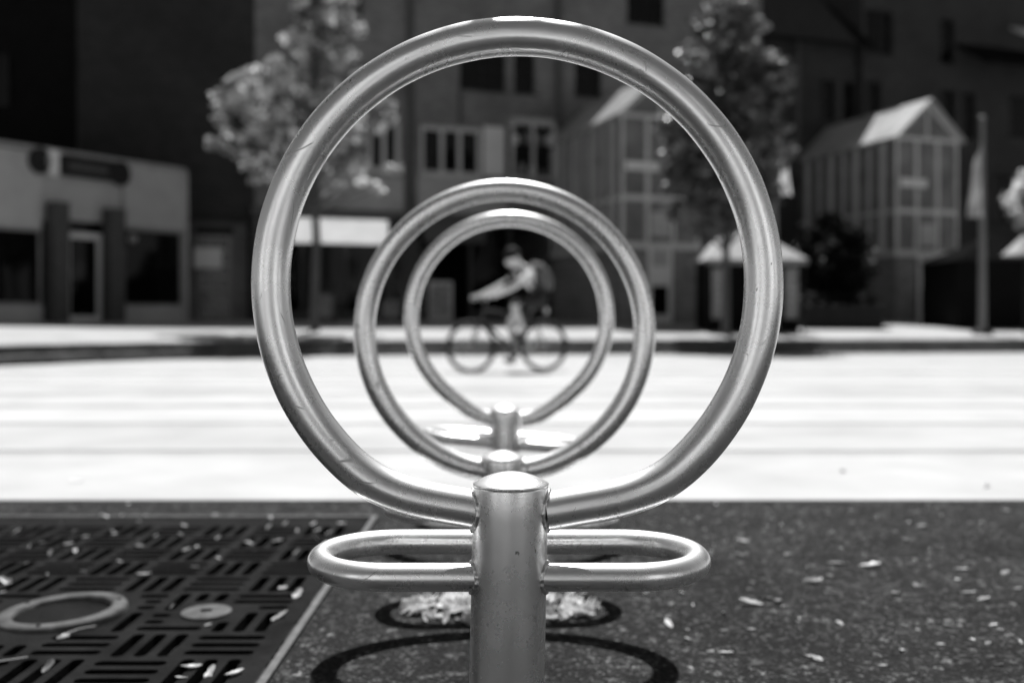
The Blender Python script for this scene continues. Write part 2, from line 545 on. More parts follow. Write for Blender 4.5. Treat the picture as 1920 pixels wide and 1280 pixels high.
# resample by arc length
L = [0.0]
for i in range(1, len(Ec)):
    L.append(L[-1] + (Ec[i] - Ec[i - 1]).length)
def E_at(s):
    s = min(max(s, 0), L[-1] - 1e-6)
    i = max(0, min(len(L) - 2, int(np.searchsorted(L, s) - 1)))
    t = (s - L[i]) / max(1e-9, L[i + 1] - L[i])
    p = Ec[i].lerp(Ec[i + 1], t)
    a = E_sm(s - 0.6); c = E_sm(s + 0.6)
    tdir = (c - a).normalized()
    return p, Vector((-tdir.y, tdir.x))
def E_sm(s):
    s = min(max(s, 0), L[-1] - 1e-6)
    i = max(0, min(len(L) - 2, int(np.searchsorted(L, s) - 1)))
    t = (s - L[i]) / max(1e-9, L[i + 1] - L[i])
    return Ec[i].lerp(Ec[i + 1], t)
RISE = 0.148
steps = empty('terrace_steps', (0, 21, gz(21)), 'two low dark stone steps curving along the front of the terrace', 'steps')
BL = 1.18
nb = int(L[-1] / BL)
for lvl in range(2):
    o0, o1 = (0.0, 0.46) if lvl == 0 else (0.40, 0.95)
    for i in range(nb):
        sa = i * BL + 0.01 + (0.5 * lvl); sb = (i + 1) * BL - 0.01 + (0.5 * lvl)
        pa, na = E_at(sa); pb, nb_ = E_at(sb)
        if pa.x < -12 or pa.x > 20:
            continue
        j = random.uniform(-0.006, 0.006)
        A = pa + na * o0; B = pb + nb_ * o0; C = pb + nb_ * o1; D = pa + na * o1
        zb = gz((pa.y + pb.y) / 2)
        zl = zb - 0.1 if lvl == 0 else zb + RISE - 0.06
        zt = zb + RISE * (lvl + 1) + j
        s = MB()
        s.hexa([(A.x, A.y, zl), (B.x, B.y, zl), (C.x, C.y, zl), (D.x, D.y, zl),
                (A.x, A.y, zt), (B.x, B.y, zt), (C.x, C.y, zt), (D.x, D.y, zt)])
        s.build('step_block', M['step'], steps, steps.location, bevel=0.012)
def terrace_z(x, y):
    q = Vector((x, y)); best = 1e9; by = 0
    for p in Ec:
        dd = (p - q).length
        if dd < best:
            best = dd; by = p.y
    return min(gz(by) + 2 * RISE + 0.036 * max(0, best - 0.9), 0.42)
mb = MB()
offs = [0.86, 1.5, 2.5, 4, 6, 8, 10, 13, 18, 30, 50]
rows = []
ns = 70
for i in range(ns + 1):
    p, n = E_at(L[-1] * i / ns)
    z0 = gz(p.y) + 2 * RISE - 0.003
    rows.append([(p.x + n.x * o, p.y + n.y * o, min(z0 + 0.036 * (o - 0.86), 0.42)) for o in offs])
V = [q for r in rows for q in r]
Fc = []
m_ = len(offs)
for i in range(ns):
    for j in range(m_ - 1):
        Fc.append((i * m_ + j, (i + 1) * m_ + j, (i + 1) * m_ + j + 1, i * m_ + j + 1))
mb.add(V, Fc)
tag(mb.build('terrace', M['terrace']), 'raised sunlit terrace in front of the shops', kind='structure')

# ------------------------------------------------------------------ buildings
U = Vector((0.940, 0.342, 0)); N = Vector((0.342, -0.940, 0))
class Frame:
    def __init__(s, O, u, n):
        s.O = Vector(O); s.u = Vector(u).normalized(); s.n = Vector(n).normalized()
    def __call__(s, a, z, dd=0.0):
        p = s.O + s.u * a + s.n * dd
        return (p.x, p.y, z)
    def sz(s, px, py):
        """wall coordinates of the point of this wall plane seen at a pixel"""
        a = (px - 960.0) / F
        # (O.x + u.x t) = a (O.y + u.y t)
        t = (a * s.O.y - s.O.x) / (s.u.x - a * s.u.y)
        Y = s.O.y + s.u.y * t
        return t, CAMZ + (HOR - py) / F * Y
main = Frame((0, 34.9, 0), U, N)

def wall_mesh(fr, s0, s1, z0, z1, openings, depth=0.18):
    mb = MB()
    S = sorted(set([s0, s1] + [v for o in openings for v in (o[0], o[1]) if s0 < v < s1]))
    Z = sorted(set([z0, z1] + [v for o in openings for v in (o[2], o[3]) if z0 < v < z1]))
    for i in range(len(S) - 1):
        for j in range(len(Z) - 1):
            cs = (S[i] + S[i + 1]) / 2; cz = (Z[j] + Z[j + 1]) / 2
            if any(o[0] < cs < o[1] and o[2] < cz < o[3] for o in openings):
                continue
            mb.quad(fr(S[i], Z[j]), fr(S[i + 1], Z[j]), fr(S[i + 1], Z[j + 1]), fr(S[i], Z[j + 1]))
    for a, b_, c, e in openings:
        mb.quad(fr(a, c), fr(a, e), fr(a, e, -depth), fr(a, c, -depth))
        mb.quad(fr(b_, c, -depth), fr(b_, e, -depth), fr(b_, e), fr(b_, c))
        mb.quad(fr(a, e), fr(b_, e), fr(b_, e, -depth), fr(a, e, -depth))
        mb.quad(fr(a, c, -depth), fr(b_, c, -depth), fr(b_, c), fr(a, c))
    # back and top so that the wall has thickness
    mb.quad(fr(s0, z1), fr(s1, z1), fr(s1, z1, -8), fr(s0, z1, -8))
    mb.quad(fr(s0, z0, -8), fr(s0, z0), fr(s0, z1), fr(s0, z1, -8))
    mb.quad(fr(s1, z0), fr(s1, z0, -8), fr(s1, z1, -8), fr(s1, z1))
    mb.quad(fr(s1, z0, -8), fr(s0, z0, -8), fr(s0, z1, -8), fr(s1, z1, -8))
    return mb

def window(parent, fr, s0, s1, z0, z1, cols, rows, mf, mp, depth=0.12, fw=0.06, sill=True):
    f = MB()
    d0, d1 = -depth - 0.05, -depth + 0.03
    f.fbox(fr, s0 + .002, s0 + fw, z0 + .002, z1 - .002, d0, d1); f.fbox(fr, s1 - fw, s1 - .002, z0 + .002, z1 - .002, d0, d1)
    f.fbox(fr, s0 + fw, s1 - fw, z0 + .002, z0 + fw, d0, d1); f.fbox(fr, s0 + fw, s1 - fw, z1 - fw, z1 - .002, d0, d1)
    cw = (s1 - s0 - 2 * fw) / cols
    rh = (z1 - z0 - 2 * fw) / rows
    hw = fw * 0.45
    for c in range(1, cols):
        x = s0 + fw + cw * c
        f.fbox(fr, x - hw, x + hw, z0 + fw, z1 - fw, d0 + .004, d1 - .004)
    for r in range(1, rows):
        zz = z0 + fw + rh * r
        f.fbox(fr, s0 + fw, s1 - fw, zz - hw, zz + hw, d0 + .008, d1 - .008)
    w = f.build('window', mf, parent, parent.location)
    for c in range(cols):
        for r in range(rows):
            p = MB()
            a = s0 + fw + cw * c + 0.01; e = s0 + fw + cw * (c + 1) - 0.01
            p.fbox(fr, a, e, z0 + fw + rh * r + .01, z0 + fw + rh * (r + 1) - .01, -depth - 0.02, -depth - 0.01)
            o = p.build('pane', mp, w, parent.location)
    if sill:
        sl = MB()
        sl.fbox(fr, s0 - 0.05, s1 + 0.05, z0 - 0.07, z0 - .003, -0.02, 0.06)
        sl.build('sill', mf, w, parent.location)
    return w

def R(fr, x0, y0, x1, y1):
    """wall rectangle from two image corners"""
    a, za = fr.sz(x0, y1); b_, zb = fr.sz(x1, y0)
    a2, zt = fr.sz((x0 + x1) / 2, y0); a3, zl = fr.sz((x0 + x1) / 2, y1)
    return (a, b_, zl, zt)

# --- central brick building ---
s_l = main.sz(150, 400)[0]; s_r = main.sz(1428, 400)[0]
centre = empty('brick_building', main((s_l + s_r) / 2, 0.35), 'brown brick building with white framed windows behind the cyclist and a dark shopfront', 'building')
wins = [
    (R(main, 862, 88, 948, 168), 2, 2, 'darkmetal'),
    (R(main, 964, 96, 1003, 174), 1, 2, 'darkmetal'),
    (R(main, 1176, -60, 1246, 44), 2, 2, 'darkmetal'),
    (R(main, 788, 236, 905, 330), 3, 1, 'white'),
    (R(main, 690, 226, 752, 322), 2, 1, 'white'),
    (R(main, 1078, 100, 1128, 180), 1, 2, 'darkmetal'),
    (R(main, 600, -30, 680, 60), 2, 2, 'darkmetal'),
    (R(main, 1328, 250, 1400, 330), 2, 1, 'darkmetal'),
]
zf0 = 0.30
shop_s0 = main.sz(482, 500)[0]; shop_s1 = main.sz(1098, 500)[0]
shop_z1 = main.sz(800, 412)[1]
ent = R(main, 352, 405, 468, 612); ent = (ent[0], ent[1], zf0, ent[3])
shop = (shop_s0, shop_s1, zf0, shop_z1)
ops = [w[0] for w in wins] + [shop, ent]
s_c = main.sz(1040, 300)[0]
s_w = main.sz(478, 400)[0]
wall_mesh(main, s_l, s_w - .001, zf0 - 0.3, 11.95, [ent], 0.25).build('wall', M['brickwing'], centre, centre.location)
wall_mesh(main, s_w, s_c, zf0 - 0.3, 11.95, [o for o in ops if s_w < o[0] < s_c and o is not shop] + [(shop[0], s_c, shop[2], shop[3])], 0.25).build('wall', M['brick'], centre, centre.location)
wall_mesh(main, s_c + .001, s_r, zf0 - 0.3, 13.1, [o for o in ops if o[0] > s_c] + [(s_c + .001, shop[1], shop[2], shop[3])], 0.25).build('wall', M['brick'], centre, centre.location)
for rct, c, r, mf in wins:
    window(centre, main, *rct, c, r, M[mf], M['pane'], 0.16, 0.07 if mf != 'white' else 0.16)
# pale spandrel panels under the first floor windows and the pale panel beside them
for (x0, y0, x1, y1, mm) in [(782, 336, 948, 402, 'spandrel'), (600, 330, 756, 402, 'spandrel'), (906, 238, 946, 330, 'whitewall')]:
    rc = R(main, x0, y0, x1, y1)
    p = MB(); p.fbox(main, rc[0], rc[1], rc[2], rc[3], -0.01, 0.05)
    p.build('panel', M[mm], centre, centre.location, bevel=0.01)
# downpipes
for px, y0, y1 in [(768, -40, 405), (1046, -40, 228), (862, 172, 232)]:
    a, zt = main.sz(px, y0); a, zb = main.sz(px, y1)
    p = MB(); p.sweep([main(a, zb, 0.10), main(a, (zb + zt) / 2, 0.10), main(a, zt, 0.10)], 0.11 if px != 862 else 0.05, 10)
    p.build('downpipe', M['pipe'], centre, centre.location)
# slab edge above the shopfront
p = MB(); zc = shop_z1
p.fbox(main, shop_s0 - 0.2, shop_s1, zc - 0.05, zc + 0.22, -0.02, 0.22)
p.build('ledge', M['pipe'], centre, centre.location, bevel=0.01)
# entrance recess on the left with a glazed door
p = MB()
a, e, zb, zt = ent
p.fbox(main, a, e, zb - .1, zt, -0.75, -0.62)
p.build('recess_wall', M['brick'], centre, centre.location)
p = MB(); p.fbox(main, a - 0.05, e + 0.05, zt - 0.16, zt + 0.06, -0.3, 0.04)
p.build('lintel', M['darkmetal'], centre, centre.location)
dr = R(main, 380, 440, 440, 585)
window(centre, Frame(main(0, 0, -0.6), U, N), dr[0] - .1, dr[1] - .1, 0.5, dr[3], 3, 6, M['shopframe'], M['pane'], -0.08, 0.08, False)
p = MB(); p.fbox(main, dr[0] - .2, dr[1], dr[3] + 0.05, dr[3] + 0.30, -0.62, -0.5)
p.build('name_plate', M['darkmetal'], centre, centre.location)
p = MB(); p.fbox(main, dr[0] - 0.25, dr[0] + 0.6, 2.1, 2.75, -0.36, -0.33)
p.build('notice', M['whitewall'], centre, centre.location)
# dim interior of the shop behind the glazing
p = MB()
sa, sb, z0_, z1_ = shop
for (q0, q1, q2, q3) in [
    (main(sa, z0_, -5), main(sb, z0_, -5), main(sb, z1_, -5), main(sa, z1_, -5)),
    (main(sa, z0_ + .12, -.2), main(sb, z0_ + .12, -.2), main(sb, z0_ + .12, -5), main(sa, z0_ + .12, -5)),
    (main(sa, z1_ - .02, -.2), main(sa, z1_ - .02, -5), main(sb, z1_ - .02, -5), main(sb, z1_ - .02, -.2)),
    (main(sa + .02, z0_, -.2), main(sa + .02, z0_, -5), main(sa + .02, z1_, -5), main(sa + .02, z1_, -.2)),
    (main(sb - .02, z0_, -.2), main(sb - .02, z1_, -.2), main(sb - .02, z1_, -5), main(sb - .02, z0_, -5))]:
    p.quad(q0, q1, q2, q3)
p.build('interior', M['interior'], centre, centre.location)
# shopfront: posts, glass panes, low plinth
nbay = 8
for i in range(nbay + 1):
    x = sa + (sb - sa) * i / nbay
    p = MB(); w_ = 0.16 if i in (0, 3, nbay) else 0.05
    p.fbox(main, x - w_, x + w_, z0_, z1_ - .05, -0.22, -0.06)
    p.build('post', M['column'], centre, centre.location)
for i in range(nbay):
    x0_ = sa + (sb - sa) * i / nbay + .06; x1_ = sa + (sb - sa) * (i + 1) / nbay - .06
    if i in (4, 6):
        continue      # open doorways
    p = MB(); p.fbox(main, x0_, x1_, z0_ + .45, z1_ - .06, -0.15, -0.14)
    p.build('shop_pane', M['glassclear'] if 'glassclear' in M else M.setdefault('glassclear', glass_mat('shop glass', 0.006, 0.5)), centre, centre.location)
    p = MB(); p.fbox(main, x0_, x1_, z0_, z0_ + .44, -0.18, -0.10)
    p.build('plinth', M['column'], centre, centre.location)
# fascia sign, its face given an added glow to read bright in shade
rc = R(main, 548, 412, 724, 457)
p = MB(); p.fbox(main, rc[0], rc[1], rc[2], rc[3], 0.02, 0.28)
so = tag(p.build('shop_sign', M['sign'], None, None, bevel=0.02), 'long white sign box with added glow above the dark shopfront behind the left tree', 'sign')
rc = R(main, 790, 418, 905, 455)
p = MB(); p.fbox(main, rc[0], rc[1], rc[2], rc[3], 0.235, 0.30)
tag(p.build('shop_sign', M['pipe'], None, None, bevel=0.01), 'dim grey sign board over the shopfront behind the rings', 'sign')

# shop things in front of the central building
def goods_box(px0, py0, px1, py1, Y, mm, name, label, cat, legs=True):
    a = at(px0, py1, Y); b_ = at(px1, py0, Y)
    z = terrace_z((a.x + b_.x) / 2, Y)
    e = empty(name, ((a.x + b_.x) / 2, Y, z), label, cat)
    p = MB(); w2 = (b_.x - a.x) / 2; h = b_.z - z
    p.hexa([(-w2, -.05, .06), (w2, -.05, .06), (w2, .45, .06), (-w2, .45, .06), (-w2, .06, h), (w2, .06, h), (w2, .34, h), (-w2, .34, h)])
    p.build('board', M[mm], e, bevel=0.015)
    p = MB(); p.hexa([(-w2 * .8, -.045, .18), (w2 * .8, -.045, .18), (w2 * .8, -.03, .18), (-w2 * .8, -.03, .18),
                      (-w2 * .8, .045, h * .92), (w2 * .8, .045, h * .92), (w2 * .8, .06, h * .92), (-w2 * .8, .06, h * .92)])
    p.build('poster', M['poster'], e)
    for sx in (-1, 1):
        p = MB(); p.box(sx * w2 * .8 - .03, sx * w2 * .8 + .03, .0, .4, 0, .06); p.build('foot', M['darkmetal'], e)
goods_box(804, 527, 848, 588, 30.0, 'spandrel', 'advertising_board', 'pale advertising board standing left of the cyclist', 'board')
goods_box(598, 548, 626, 600, 29.0, 'column', 'advertising_board', 'small grey board beside the left tree trunk', 'board')
goods_box(714, 560, 752, 600, 30.0, 'column', 'advertising_board', 'low grey board before the shopfront between the ring edges', 'board')
# shop bay window with shelves right of the white panel
rc = R(main, 950, 234, 1028, 335)
bay = empty('bay_window', main((rc[0] + rc[1]) / 2, rc[2]), 'small glazed bay full of shelved things on the first floor', 'bay window')
fb = lambda *a: (lambda q: (q.fbox(main, *a), q)[1])(MB())
fb(rc[0], rc[1], rc[2] - .1, rc[2], 0.02, 0.6).build('floor', M['spandrel'], bay, bay.location)
fb(rc[0], rc[1], rc[3] - .12, rc[3] + .12, 0.02, 0.6).build('roof', M['spandrel'], bay, bay.location)
fb(rc[0], rc[1], rc[2], rc[3] - .12, 0.02, 0.05).build('back', M['interior'], bay, bay.location)
for t in (0, 0.5, 1):
    x = rc[0] + (rc[1] - rc[0]) * t
    fb(x - .05, x + .05, rc[2], rc[3] - .12, 0.5, 0.6).build('post', M['white'], bay, bay.location)
zz = rc[2] + (rc[3] - rc[2]) * .55
fb(rc[0], rc[1], zz - .04, zz + .04, 0.06, 0.56).build('shelf', M['darkmetal'], bay, bay.location)
for i in range(7):
    x = rc[0] + .12 + i * (rc[1] - rc[0] - .3) / 6
    zb = rc[2] if i % 2 else zz + .04
    hh = random.uniform(.25, .5)
    fb(x, x + .18, zb + .002, zb + hh, 0.2, 0.42).build('shelved_box', M['whitewall' if i % 3 == 0 else 'poster'], bay, bay.location)

# --- right brick building, taller and darker, with roofs ---
s_r2 = main.sz(1960, 400)[0] + 30
right = empty('brick_building', main((s_r + s_r2) / 2, 0.35), 'dark brick building on the right with small black windows and dark tiled roofs', 'building')
z_eave1 = main.sz(1520, 52)[1]
z_eave2 = main.sz(1850, 100)[1]
s_mid = main.sz(1606, 300)[0]; s_g = main.sz(1782, 100)[0]
wr1 = [R(main, 1538, 150, 1566, 226), R(main, 1580, 154, 1603, 226)]
wr2 = [R(main, 1612, 24, 1662, 104), R(main, 1614, 156, 1640, 228), R(main, 1752, 40, 1778, 122), R(main, 1752, 172, 1779, 242),
       R(main, 1790, 178, 1816, 262), R(main, 1880, 185, 1930, 260), R(main, 1700, 300, 1730, 380), R(main, 1850, 330, 1900, 420)]
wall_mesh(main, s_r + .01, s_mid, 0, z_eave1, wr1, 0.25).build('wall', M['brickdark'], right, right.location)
m2 = Frame(main(0, 0, 0.35), U, N)
wr2 = [(a, b_, c, e) for a, b_, c, e in wr2]
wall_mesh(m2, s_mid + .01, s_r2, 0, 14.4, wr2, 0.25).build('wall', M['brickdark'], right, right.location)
for rct in wr1:
    window(right, main, *rct, 1, 2, M['darkmetal'], M['pane'], 0.16)
for rct in wr2:
    window(right, m2, *rct, 2 if rct[1] - rct[0] > .8 else 1, 2, M['darkmetal'], M['pane'], 0.16)
# lower roof between the two walls, and the overhanging roof on the far right with a skylight
def roof_slab(fr, s0, s1, ze, rise, run, over, name, par, slope_r=0.0):
    r_ = MB()
    t = 0.16
    a0 = fr(s0, ze - over * rise / run, over); a1 = fr(s1, ze - over * rise / run, over)
    b0 = fr(s0, ze + rise, -run); b1 = fr(s1 - slope_r, ze + rise, -run)
    up = lambda q: (q[0], q[1], q[2] + t)
    r_.hexa([a0, a1, b1, b0, up(a0), up(a1), up(b1), up(b0)])
    return r_.build(name, M['roof'], par, par.location)
roof_slab(main, s_r - 1.2, s_mid - .02, z_eave1, 3.4, 4.0, 1.1, 'roof', right)
roof_slab(m2, s_g, s_r2 + 1, z_eave2, 2.6, 4.0, 1.6, 'roof', right)
a0, zsk = main.sz(1874, 74)
p = MB(); ss = 1.0
p.hexa([m2(a0 - .5, zsk - .25, 1.25), m2(a0 + .5, zsk - .25, 1.25), m2(a0 + .5, zsk + .1, .7), m2(a0 - .5, zsk + .1, .7),
        m2(a0 - .5, zsk - .15, 1.25), m2(a0 + .5, zsk - .15, 1.25), m2(a0 + .5, zsk + .2, .7), m2(a0 - .5, zsk + .2, .7)])
p.build('skylight', M['roofglass'], right, right.location)
a, zt = main.sz(1492, 60); a, zb = main.sz(1492, 330)
p = MB(); p.sweep([main(a, zb, .1), main(a, (zb + zt) / 2, .1), main(a, zt, .1)], 0.1, 10)
p.build('downpipe', M['pipe'], right, right.location)

# --- glazed gable towers standing out from the facade ---
def glass_tower(front_left, label, depth=5.6, width=2.68):
    O = Vector((front_left[0], front_left[1], 0))
    fr = Frame(O, U, N)                       # front: s 0..width
    sd = Frame(O, -N, -U)                     # left side: s 0..depth going back
    sr = Frame(O + U * width, -N, U)          # right side
    e = empty('glass_tower', (O.x, O.y, 0.3), label, 'tower', 'glazed gable towers on the facade')
    zb, ze, zp, zm = 2.62, 6.6, 7.9, 4.17
    t = MB(); t.hexa([fr(0.02, 0.1, -.02), fr(width - .02, 0.1, -.02), fr(width - .02, 0.1, -depth), fr(0.02, 0.1, -depth),
                      fr(0.02, zb, -.02), fr(width - .02, zb, -.02), fr(width - .02, zb, -depth), fr(0.02, zb, -depth)])
    t.build('base_wall', M['bricklight'], e, e.location)
    b_ = MB(); b_.fbox(fr, -.06, width + .06, zb + .002, zb + .2, -depth, .06)
    b_.build('base_ledge', M['white'], e, e.location)
    # posts and rails
    def member(f_, s0, s1, z0, z1, d0, d1, nm='mullion'):
        q = MB(); q.fbox(f_, s0, s1, z0, z1, d0, d1); q.build(nm, M['white'], e, e.location)
    nf, nsd = 3, 8
    for i in range(nf + 1):
        x = width * i / nf
        wv = .09 if i in (0, nf) else .06
        member(fr, max(0, x - wv), min(width, x + wv), zb + .2, ze, -.1, .0)
    for f_ in (sd, sr):
        for i in range(1, nsd + 1):
            x = depth * i / nsd
            wv = .14 if i % 2 else .06
            member(f_, x - wv, x + wv, zb + .2, ze, -.1, .0)
        member(f_, .12, depth, zm - .06, zm + .06, -.09, .005, 'rail')
        member(f_, .0, depth, ze, ze + .14, -.12, .02, 'eave_beam')
    member(fr, .09, width - .09, zm - .08, zm + .08, -.09, .005, 'rail')
    member(fr, .09, width - .09, ze, ze + .12, -.1, .01, 'eave_beam')
    # panes
    for i in range(nf):
        for z0, z1 in ((zb + .22, zm - .09), (zm + .09, ze - .01)):
            q = MB(); q.fbox(fr, width * i / nf + .07, width * (i + 1) / nf - .07, z0, z1, -.06, -.05)
            q.build('pane', M['towerglass'], e, e.location)
    for f_ in (sd, sr):
        for i in range(nsd):
            for z0, z1 in ((zb + .22, zm - .07), (zm + .07, ze - .01)):
                q = MB(); q.fbox(f_, depth * i / nsd + .1, depth * (i + 1) / nsd - .1, z0, z1, -.06, -.05)
                q.build('pane', M['towerglass'], e, e.location)
    # gable: triangle pane and bars
    q = MB()
    q.add([fr(.1, ze + .12, -.05), fr(width - .1, ze + .12, -.05), fr(width / 2, zp - .1, -.05)], [(0, 1, 2)])
    q.build('gable_pane', M['towerglass'], e, e.location)
    for sx in (0, 1):
        q = MB(); s0 = 0 if sx == 0 else width
        q.sweep([fr(s0, ze + .1, .0), fr(width / 2, zp, .0)], .07, 8); q.build('rafter', M['white'], e, e.location)
    q = MB(); q.sweep([fr(width / 2, ze + .1, -.02), fr(width / 2, zp - .05, -.02)], .05, 8); q.build('king_post', M['white'], e, e.location)
    # glazed roof panels
    npn = 6
    for i in range(npn):
        d0 = -depth * i / npn + .02 - (.0 if i else -.2); d1 = -depth * (i + 1) / npn + .06
        for sx in (0, 1):
            s0 = -.15 if sx == 0 else width + .15
            q = MB()
            z0 = ze + .0
            A = fr(s0, z0, d0); B = fr(width / 2, zp + .1, d0); C = fr(width / 2, zp + .1, d1); D = fr(s0, z0, d1)
            up = lambda w: (w[0], w[1], w[2] + .06)
            q.hexa([A, B, C, D, up(A), up(B), up(C), up(D)])
            q.build('roof_panel', M['roofglass'], e, e.location)
    # white framed door shape in the base and a small sign on the glazing
    sc = width * .48
    q = MB()
    q.fbox(fr, sc - .42, sc - .28, .35, zb, .0, .08); q.fbox(fr, sc + .28, sc + .42, .35, zb, .0, .08)
    q.fbox(fr, sc - .28, sc + .28, .35, .62, .0, .08); q.fbox(fr, sc - .28, sc + .28, 1.5, 2.1, .0, .08)
    q.build('hatch_frame', M['whitewall'], e, e.location, bevel=.03)
    q = MB(); q.fbox(fr, sc - .27, sc + .27, .63, 1.49, -.015, .03); q.build('hatch_pane', M['pane'], e, e.location)
    q = MB(); q.fbox(fr, sc - .27, sc + .27, 2.11, zb, -.015, .03); q.build('hatch_panel', M['spandrel'], e, e.location)
    q = MB(); q.fbox(fr, .1, 1.25, 4.98, 5.28, .02, .1); q.build('sign_board', M['whitewall'], e, e.location, bevel=.04)
    q = MB(); q.fbox(fr, sc - .3, sc + .35, 3.0, 3.75, .02, .05); q.build('poster', M['spandrel'], e, e.location)
    return e
p1 = at(1165, 590, 30.0)
glass_tower((p1.x, p1.y), 'glazed gable tower with white mullions on brick base behind the right tree, nearer the cyclist')
glass_tower((13.08, 33.9), 'glazed gable tower with bright sloping roof on brick base beside the flagpole')

# --- black clad block at the far left, and the low shop with the pale fascia ---
A = Vector((-12.85, 25.0, 0)); B = Vector((-9.78, 29.7, 0))
su = (B - A).normalized(); sn = Vector((su.y, -su.x, 0))
sf = Frame(A, su, sn)
W = (B - A).length
blk = empty('black_building', (-16.5, 31, 0.3), 'black clad tall building rising behind the shop at the far left', 'building')
xr = at(186, 0, 30.9)
p = MB(); p.box(xr.x - 14, xr.x, 30.6, 40, 0.2, 11.2); p.build('wall', M['black'], blk, blk.location)
p = MB(); p.box(xr.x - .5, xr.x - .1, 30.45, 30.598, 0.3, 11.2); p.build('corner_pilaster', M['brickdark'], blk, blk.location)
for i in range(3):
    p = MB(); p.box(xr.x - 4 - i * 2.5, xr.x - 2.6 - i * 2.5, 30.52, 30.598, 7, 8.6); p.build('window', M['pane'], blk, blk.location)

shopb = empty('shop_building', (A.x, A.y, 0.3), 'low shop with pale metal fascia, grey columns and a white framed door at the left', 'shop')
ztop = 4.84
def SR(px, py): return sf.sz(px, py)
sL = -7.0
z_f = lambda px, py: SR(px, py)[1]
zfb = z_f(320, 432)                    # underside of the fascia
# body behind
p = MB(); p.hexa([sf(sL, .1, -1.2), sf(W - .1, .1, -1.2), sf(W - .1, .1, -6), sf(sL, .1, -6), sf(sL, ztop - .1, -1.2), sf(W - .1, ztop - .1, -1.2), sf(W - .1, ztop - .1, -6), sf(sL, ztop - .1, -6)])
p.build('body', M['interior'], shopb, shopb.location)
s150 = SR(232, 400)[0]; s80 = SR(80, 400)[0]
for i, (s0, s1, zz0, dd) in enumerate([(sL, s80 - 1.6, zfb - .25, 0), (s80 - 1.59, s80 - .01, zfb - .25, 0), (s80, s150 - .01, zfb + .02, -.12), (s150, W, zfb, .03)]):
    p = MB(); p.fbox(sf, s0 + .005, s1 - .005, zz0, ztop + (.0 if i != 3 else .03), dd - .4, dd)
    p.build('fascia_panel', M['fascia'] if i != 3 else M['spandrel'], shopb, shopb.location, bevel=.015)
p = MB(); p.fbox(sf, W + .002, W + .1, .2, ztop + .06, -1.3, .06); p.build('end_wall', M['spandrel'], shopb, shopb.location)
p = MB(); p.fbox(sf, sL, W, ztop + .04, ztop + .14, -1.0, .07); p.build('coping', M['shopframe'], shopb, shopb.location)
# columns
for px in (98, 203):
    s0 = SR(px - 15, 500)[0]; s1 = SR(px + 14, 500)[0]
    p = MB(); p.fbox(sf, s0, s1, .2, z_f(px, 380 + (px - 98) * .12), .06, .46)
    p.build('column', M['column'], shopb, shopb.location, bevel=.02)
# door between the columns
d0, d1 = SR(124, 500)[0], SR(196, 500)[0]
zd1 = z_f(160, 436)
window(shopb, sf, d0, d1, .42, zd1, 1, 1, M['whitewall'], M['pane'], .1, .17, False)
p = MB(); p.fbox(sf, d0, d1, zd1 + .06, zd1 + .30, -.16, -.10); p.build('fanlight', M['pane'], shopb, shopb.location)
p = MB(); p.sweep([sf(d0 + .26, 1.2, -.05), sf(d0 + .26, 1.35, -.02), sf(d0 + .26, 1.5, -.05)], .02, 8); p.build('door_handle', M['lampring'], shopb, shopb.location)
# display windows with plinths
for (a, e) in ((SR(222, 500)[0], W - .02), (sL + .1, SR(80, 500)[0])):
    window(shopb, sf, a, e, .87, zfb - .01 if a > 0 else zfb - .26, 1 if a > 0 else 3, 1, M['shopframe'], M['pane'], .1, .06, False)
    p = MB(); p.fbox(sf, a, e, .25, .86, -.3, .02); p.build('plinth', M['spandrel'], shopb, shopb.location, bevel=.01)
p = MB(); c_ = Vector(sf(SR(247, 448)[0], z_f(247, 448), .02)); p.lathe([(0.0, .14), (.08, .115), (.125, .06), (.14, 0), (.125, -.06), (.08, -.115), (0, -.14)], 16, c_)
tag(p.build('window_sticker', M['shopframe'], shopb, shopb.location), None)
# dark sign board with two dark roundels on the fascia
sg0, sg1 = SR(88, 300)[0], SR(212, 300)[0]
sg = empty('shop_sign', sf((sg0 + sg1) / 2, ztop - .6, .1), 'dark sign board with small emblems on the pale shop fascia at left', 'sign')
p = MB(); p.fbox(sf, sg0 + .25, sg1, ztop - .55, ztop + .0, .05, .2); p.build('board', M['darkmetal'], sg, sg.location, bevel=.01)
for px, mm in ((70, 'darkmetal'), (99, 'whitewall'), (222, 'darkmetal')):
    s0, z0 = SR(px, 302 + (px - 70) * .16)
    p = MB()
    ring = [Vector(sf(s0 + .28 * math.cos(a), z0 + .34 * math.sin(a), .16)) for a in np.linspace(0, 2 * math.pi, 20, endpoint=False)]
    back = [Vector(sf(s0 + .28 * math.cos(a), z0 + .34 * math.sin(a), .03)) for a in np.linspace(0, 2 * math.pi, 20, endpoint=False)]
    p.add(ring + back, [tuple(range(20))] + [(i, (i + 20), 20 + (i + 1) % 20, (i + 1) % 20) for i in range(20)])
    p.build('emblem', M[mm], sg, sg.location)
for i in range(9):   # blurred row of raised letters: only their pale strokes can be made out
    x = sg0 + .5 + i * (sg1 - sg0 - .8) / 9
    p = MB(); p.fbox(sf, x, x + .11, ztop - .40, ztop - .16, .2, .215); p.build('letter_stroke', M['column'], sg, sg.location)

